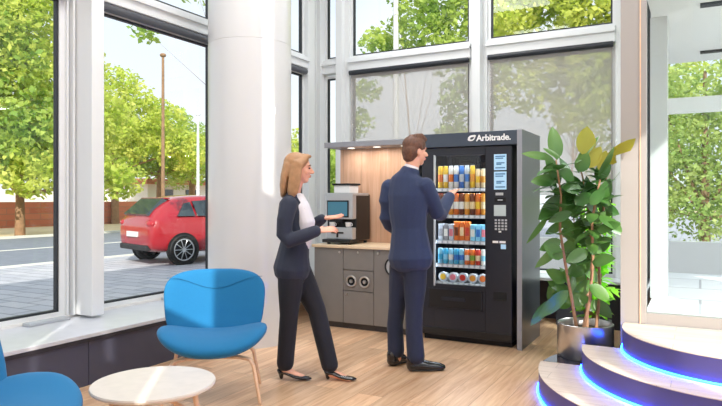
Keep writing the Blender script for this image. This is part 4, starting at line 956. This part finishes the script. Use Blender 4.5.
# red car (local +x forward, right side at -y)
car = thing('red_car', 'red hatchback parked on the street outside the window', 'car', (0, 0, 0))
def section(x, pts): return [(x, p[0], p[1]) for p in pts]
def car_body():
    mb = MB(); W_ = .86
    # profile stations: x, half width low, half width shoulder, half width roof, sill z, shoulder z, roof z
    st = [(-.70, .62, .66, .50, .42, .72, .80), (-.66, .76, .78, .60, .30, .88, .98), (-.50, .83, .83, .63, .25, .95, 1.18), (-.20, .86, .86, .60, .24, .97, 1.36), (.10, .86, .86, .58, .22, .96, 1.44), (.70, .86, .86, .57, .22, .95, 1.46), (1.30, .86, .86, .57, .22, .94, 1.45), (1.75, .86, .86, .59, .22, .93, 1.36), (2.20, .86, .86, .66, .22, .92, 1.14), (2.60, .85, .84, .76, .23, .90, .98), (3.10, .83, .80, .72, .25, .84, .90), (3.35, .76, .70, .60, .30, .74, .80), (3.42, .62, .58, .50, .40, .62, .68)]
    rings = []
    for x, wl, wsd, wr, zs, zb, zr in st:
        zm = (zs+zb)/2
        half = [(0, zs), (wl*.7, zs), (wl, zs+.06), (max(wl, wsd)*1.03, zm), (wsd, zb), ((wsd*.45+wr*.55), zb+(zr-zb)*.5), (wr, zr-.05*min(1, (zr-zb)*4)), (wr*.8, zr), (0, zr+.015)]
        pts = half + [(-a, b_) for a, b_ in reversed(half[1:-1])]
        rings.append([mb.bm.verts.new((x, a, b_)) for a, b_ in pts])
    for a, b_ in zip(rings, rings[1:]): mb.skin(a, b_)
    mb.bm.faces.new(list(reversed(rings[0]))); mb.bm.faces.new(rings[-1])
    return mb
cb_ = car_body(); cbo = cb_.build('car_body', M['car'], car, smooth=True, world=False, subsurf=2)
WR = .315
def wheel(x, sy):
    w = MB(); w.lathe([(WR-.03, -.10), (WR, -.08), (WR, .08), (WR-.03, .10), (WR-.10, .10), (WR-.10, -.10)], (x, sy*.80, WR), axis='Y', n=36, caps=False)
    o = w.build('wheel', M['tyre'], car, smooth=True, auto=40, world=False)
    r_ = MB(); y0 = sy*.893
    r_.lathe([(WR-.10, 0), (WR-.085, sy*.012), (WR-.105, sy*.012), (WR-.115, -sy*.02)], (x, y0, WR), axis='Y', n=36, caps=False)
    for k in range(10):
        a = 2*PI*k/10; c_, s_ = math.cos(a), math.sin(a)
        r_.tube([(x+.04*c_, y0, WR+.04*s_), (x+.205*c_, y0+sy*.006, WR+.205*s_)], [(.016, .010), (.013, .008)], side=(0, 1, 0), n=8)
    r_.lathe([(.05, -.01), (.05, .012)], (x, y0, WR), axis='Y', n=20)
    r_.build('alloy_rim', M['alloy'], o, smooth=True, auto=40, world=False)
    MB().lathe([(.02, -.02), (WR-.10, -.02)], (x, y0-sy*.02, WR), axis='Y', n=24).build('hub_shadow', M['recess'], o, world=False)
    MB().lathe([(WR+.04, -.01), (WR+.04, .01)], (x, sy*.872, WR), axis='Y', n=40).build('wheel_arch', M['recess'], car, smooth=True, auto=40, world=False)
for x in (0, 2.55):
    for sy in (-1, 1): wheel(x, sy)
# windows as slightly proud panels on both flanks and the tailgate
for sy in (-1, 1):
    def side_pt(x, t_, w0, w1, z0, z1): return (x, sy*(w0+(w1-w0)*t_ + .012), z0+(z1-z0)*t_)
    for pts in ([(-.12, .1), (.28, .1), (.24, .72), (.10, .66)], [(.34, .1), (1.05, .1), (1.02, .86), (.30, .76)], [(1.12, .1), (2.05, .1), (1.62, .78), (1.09, .86)]):
        g = MB(); vs = [side_pt(x, t_, .862, .585, .965, 1.44) for x, t_ in pts]
        vs = [(v[0], v[1]+sy*.012, v[2]) for v in vs]
        inn_ = [(v[0], v[1]-sy*.05, v[2]) for v in vs]
        a = [g.bm.verts.new(v) for v in vs]; b_ = [g.bm.verts.new(v) for v in inn_]
        g.bm.faces.new(a); g.bm.faces.new(list(reversed(b_)))
        for i in range(4): g.bm.faces.new((a[i], a[(i+1) % 4], b_[(i+1) % 4], b_[i]))
        g.build('side_window', M['car_glass'], car, world=False)
    MB().box(.80, .94, sy*.885-.01, sy*.885+.01, .80, .83, bev=.004).build('door_handle', M['car'], car, world=False)
    MB().ell((-.60, sy*.64, .86), (.10, .16, .085)).build('tail_light', M['tail'], car, smooth=True, world=False)
g = MB(); vs = [(-.60, -.56, 1.02), (-.60, .56, 1.02), (-.22, .50, 1.36), (-.22, -.50, 1.36)]
a = [g.bm.verts.new((v[0]-.07, v[1], v[2]+.035)) for v in vs]; b_ = [g.bm.verts.new((v[0]+.06, v[1], v[2]-.04)) for v in vs]
g.bm.faces.new(a); g.bm.faces.new(list(reversed(b_)))
for i in range(4): g.bm.faces.new((a[i], a[(i+1) % 4], b_[(i+1) % 4], b_[i]))
g.build('rear_window', M['car_glass'], car, world=False)
MB().box(-.30, -.12, -.5, .5, 1.37, 1.40, bev=.01).build('roof_spoiler', M['car'], car, world=False)
MB().box(-.735, -.70, -.26, .26, .58, .69, bev=.004).build('number_plate', M['plate'], car, world=False)
MB().box(-.72, -.60, -.66, .66, .30, .42, bev=.03).build('rear_bumper_insert', M['tyre'], car, world=False)
hd = math.radians(72)      # heading measured from +x
rw = at(181.5, 13.05)
# rear right wheel contact (0,-.78) -> rw
c_, s_ = math.cos(hd), math.sin(hd)
car.rotation_euler = (0, 0, hd); car.location = (rw.x - (0*c_ + .78*s_), rw.y - (0*s_ - .78*c_), -.02)

# ------------------------------------------------------------------ light
sun = bpy.data.lights.new('sun', 'SUN'); sun.energy = 5.4; sun.angle = math.radians(.5); sun.color = (1, .95, .86)
so = bpy.data.objects.new('sun', sun); COL.objects.link(so)
so.rotation_euler = Vector((-.61, .79, -.60)).to_track_quat('-Z', 'Y').to_euler()
w = bpy.data.worlds.new('world'); S.world = w; w.use_nodes = True; nt = w.node_tree; L = nt.links.new
bg = nt.nodes['Background']; tc = nt.nodes.new('ShaderNodeTexCoord'); sp = nt.nodes.new('ShaderNodeSeparateXYZ'); L(tc.outputs['Generated'], sp.inputs[0])
rp_ = nt.nodes.new('ShaderNodeValToRGB'); L(sp.outputs['Z'], rp_.inputs[0])
rp_.color_ramp.elements[0].position = 0; rp_.color_ramp.elements[0].color = lin((240, 243, 246))+(1,)
rp_.color_ramp.elements[1].position = .6; rp_.color_ramp.elements[1].color = lin((196, 216, 240))+(1,)
n = nt.nodes.new('ShaderNodeTexNoise'); n.inputs['Scale'].default_value = 2.2; n.inputs['Detail'].default_value = 5; L(tc.outputs['Generated'], n.inputs[0])
cr = nt.nodes.new('ShaderNodeValToRGB'); L(n.outputs['Fac'], cr.inputs[0]); cr.color_ramp.elements[0].position = .45; cr.color_ramp.elements[1].position = .65
mx = nt.nodes.new('ShaderNodeMix'); mx.data_type = 'RGBA'; L(cr.outputs[0], mx.inputs[0]); L(rp_.outputs[0], mx.inputs[6]); mx.inputs[7].default_value = (.93, .94, .95, 1)
L(mx.outputs[2], bg.inputs[0]); bg.inputs[1].default_value = 1.35

S.view_settings.view_transform = 'Standard'; S.view_settings.look = 'None'; S.view_settings.gamma = 1; S.view_settings.exposure = 0
S.cycles.use_denoising = True; S.cycles.max_bounces = 8; S.cycles.transparent_max_bounces = 24; S.cycles.diffuse_bounces = 5
S.cycles.sample_clamp_indirect = 6; S.cycles.caustics_reflective = False; S.cycles.caustics_refractive = False
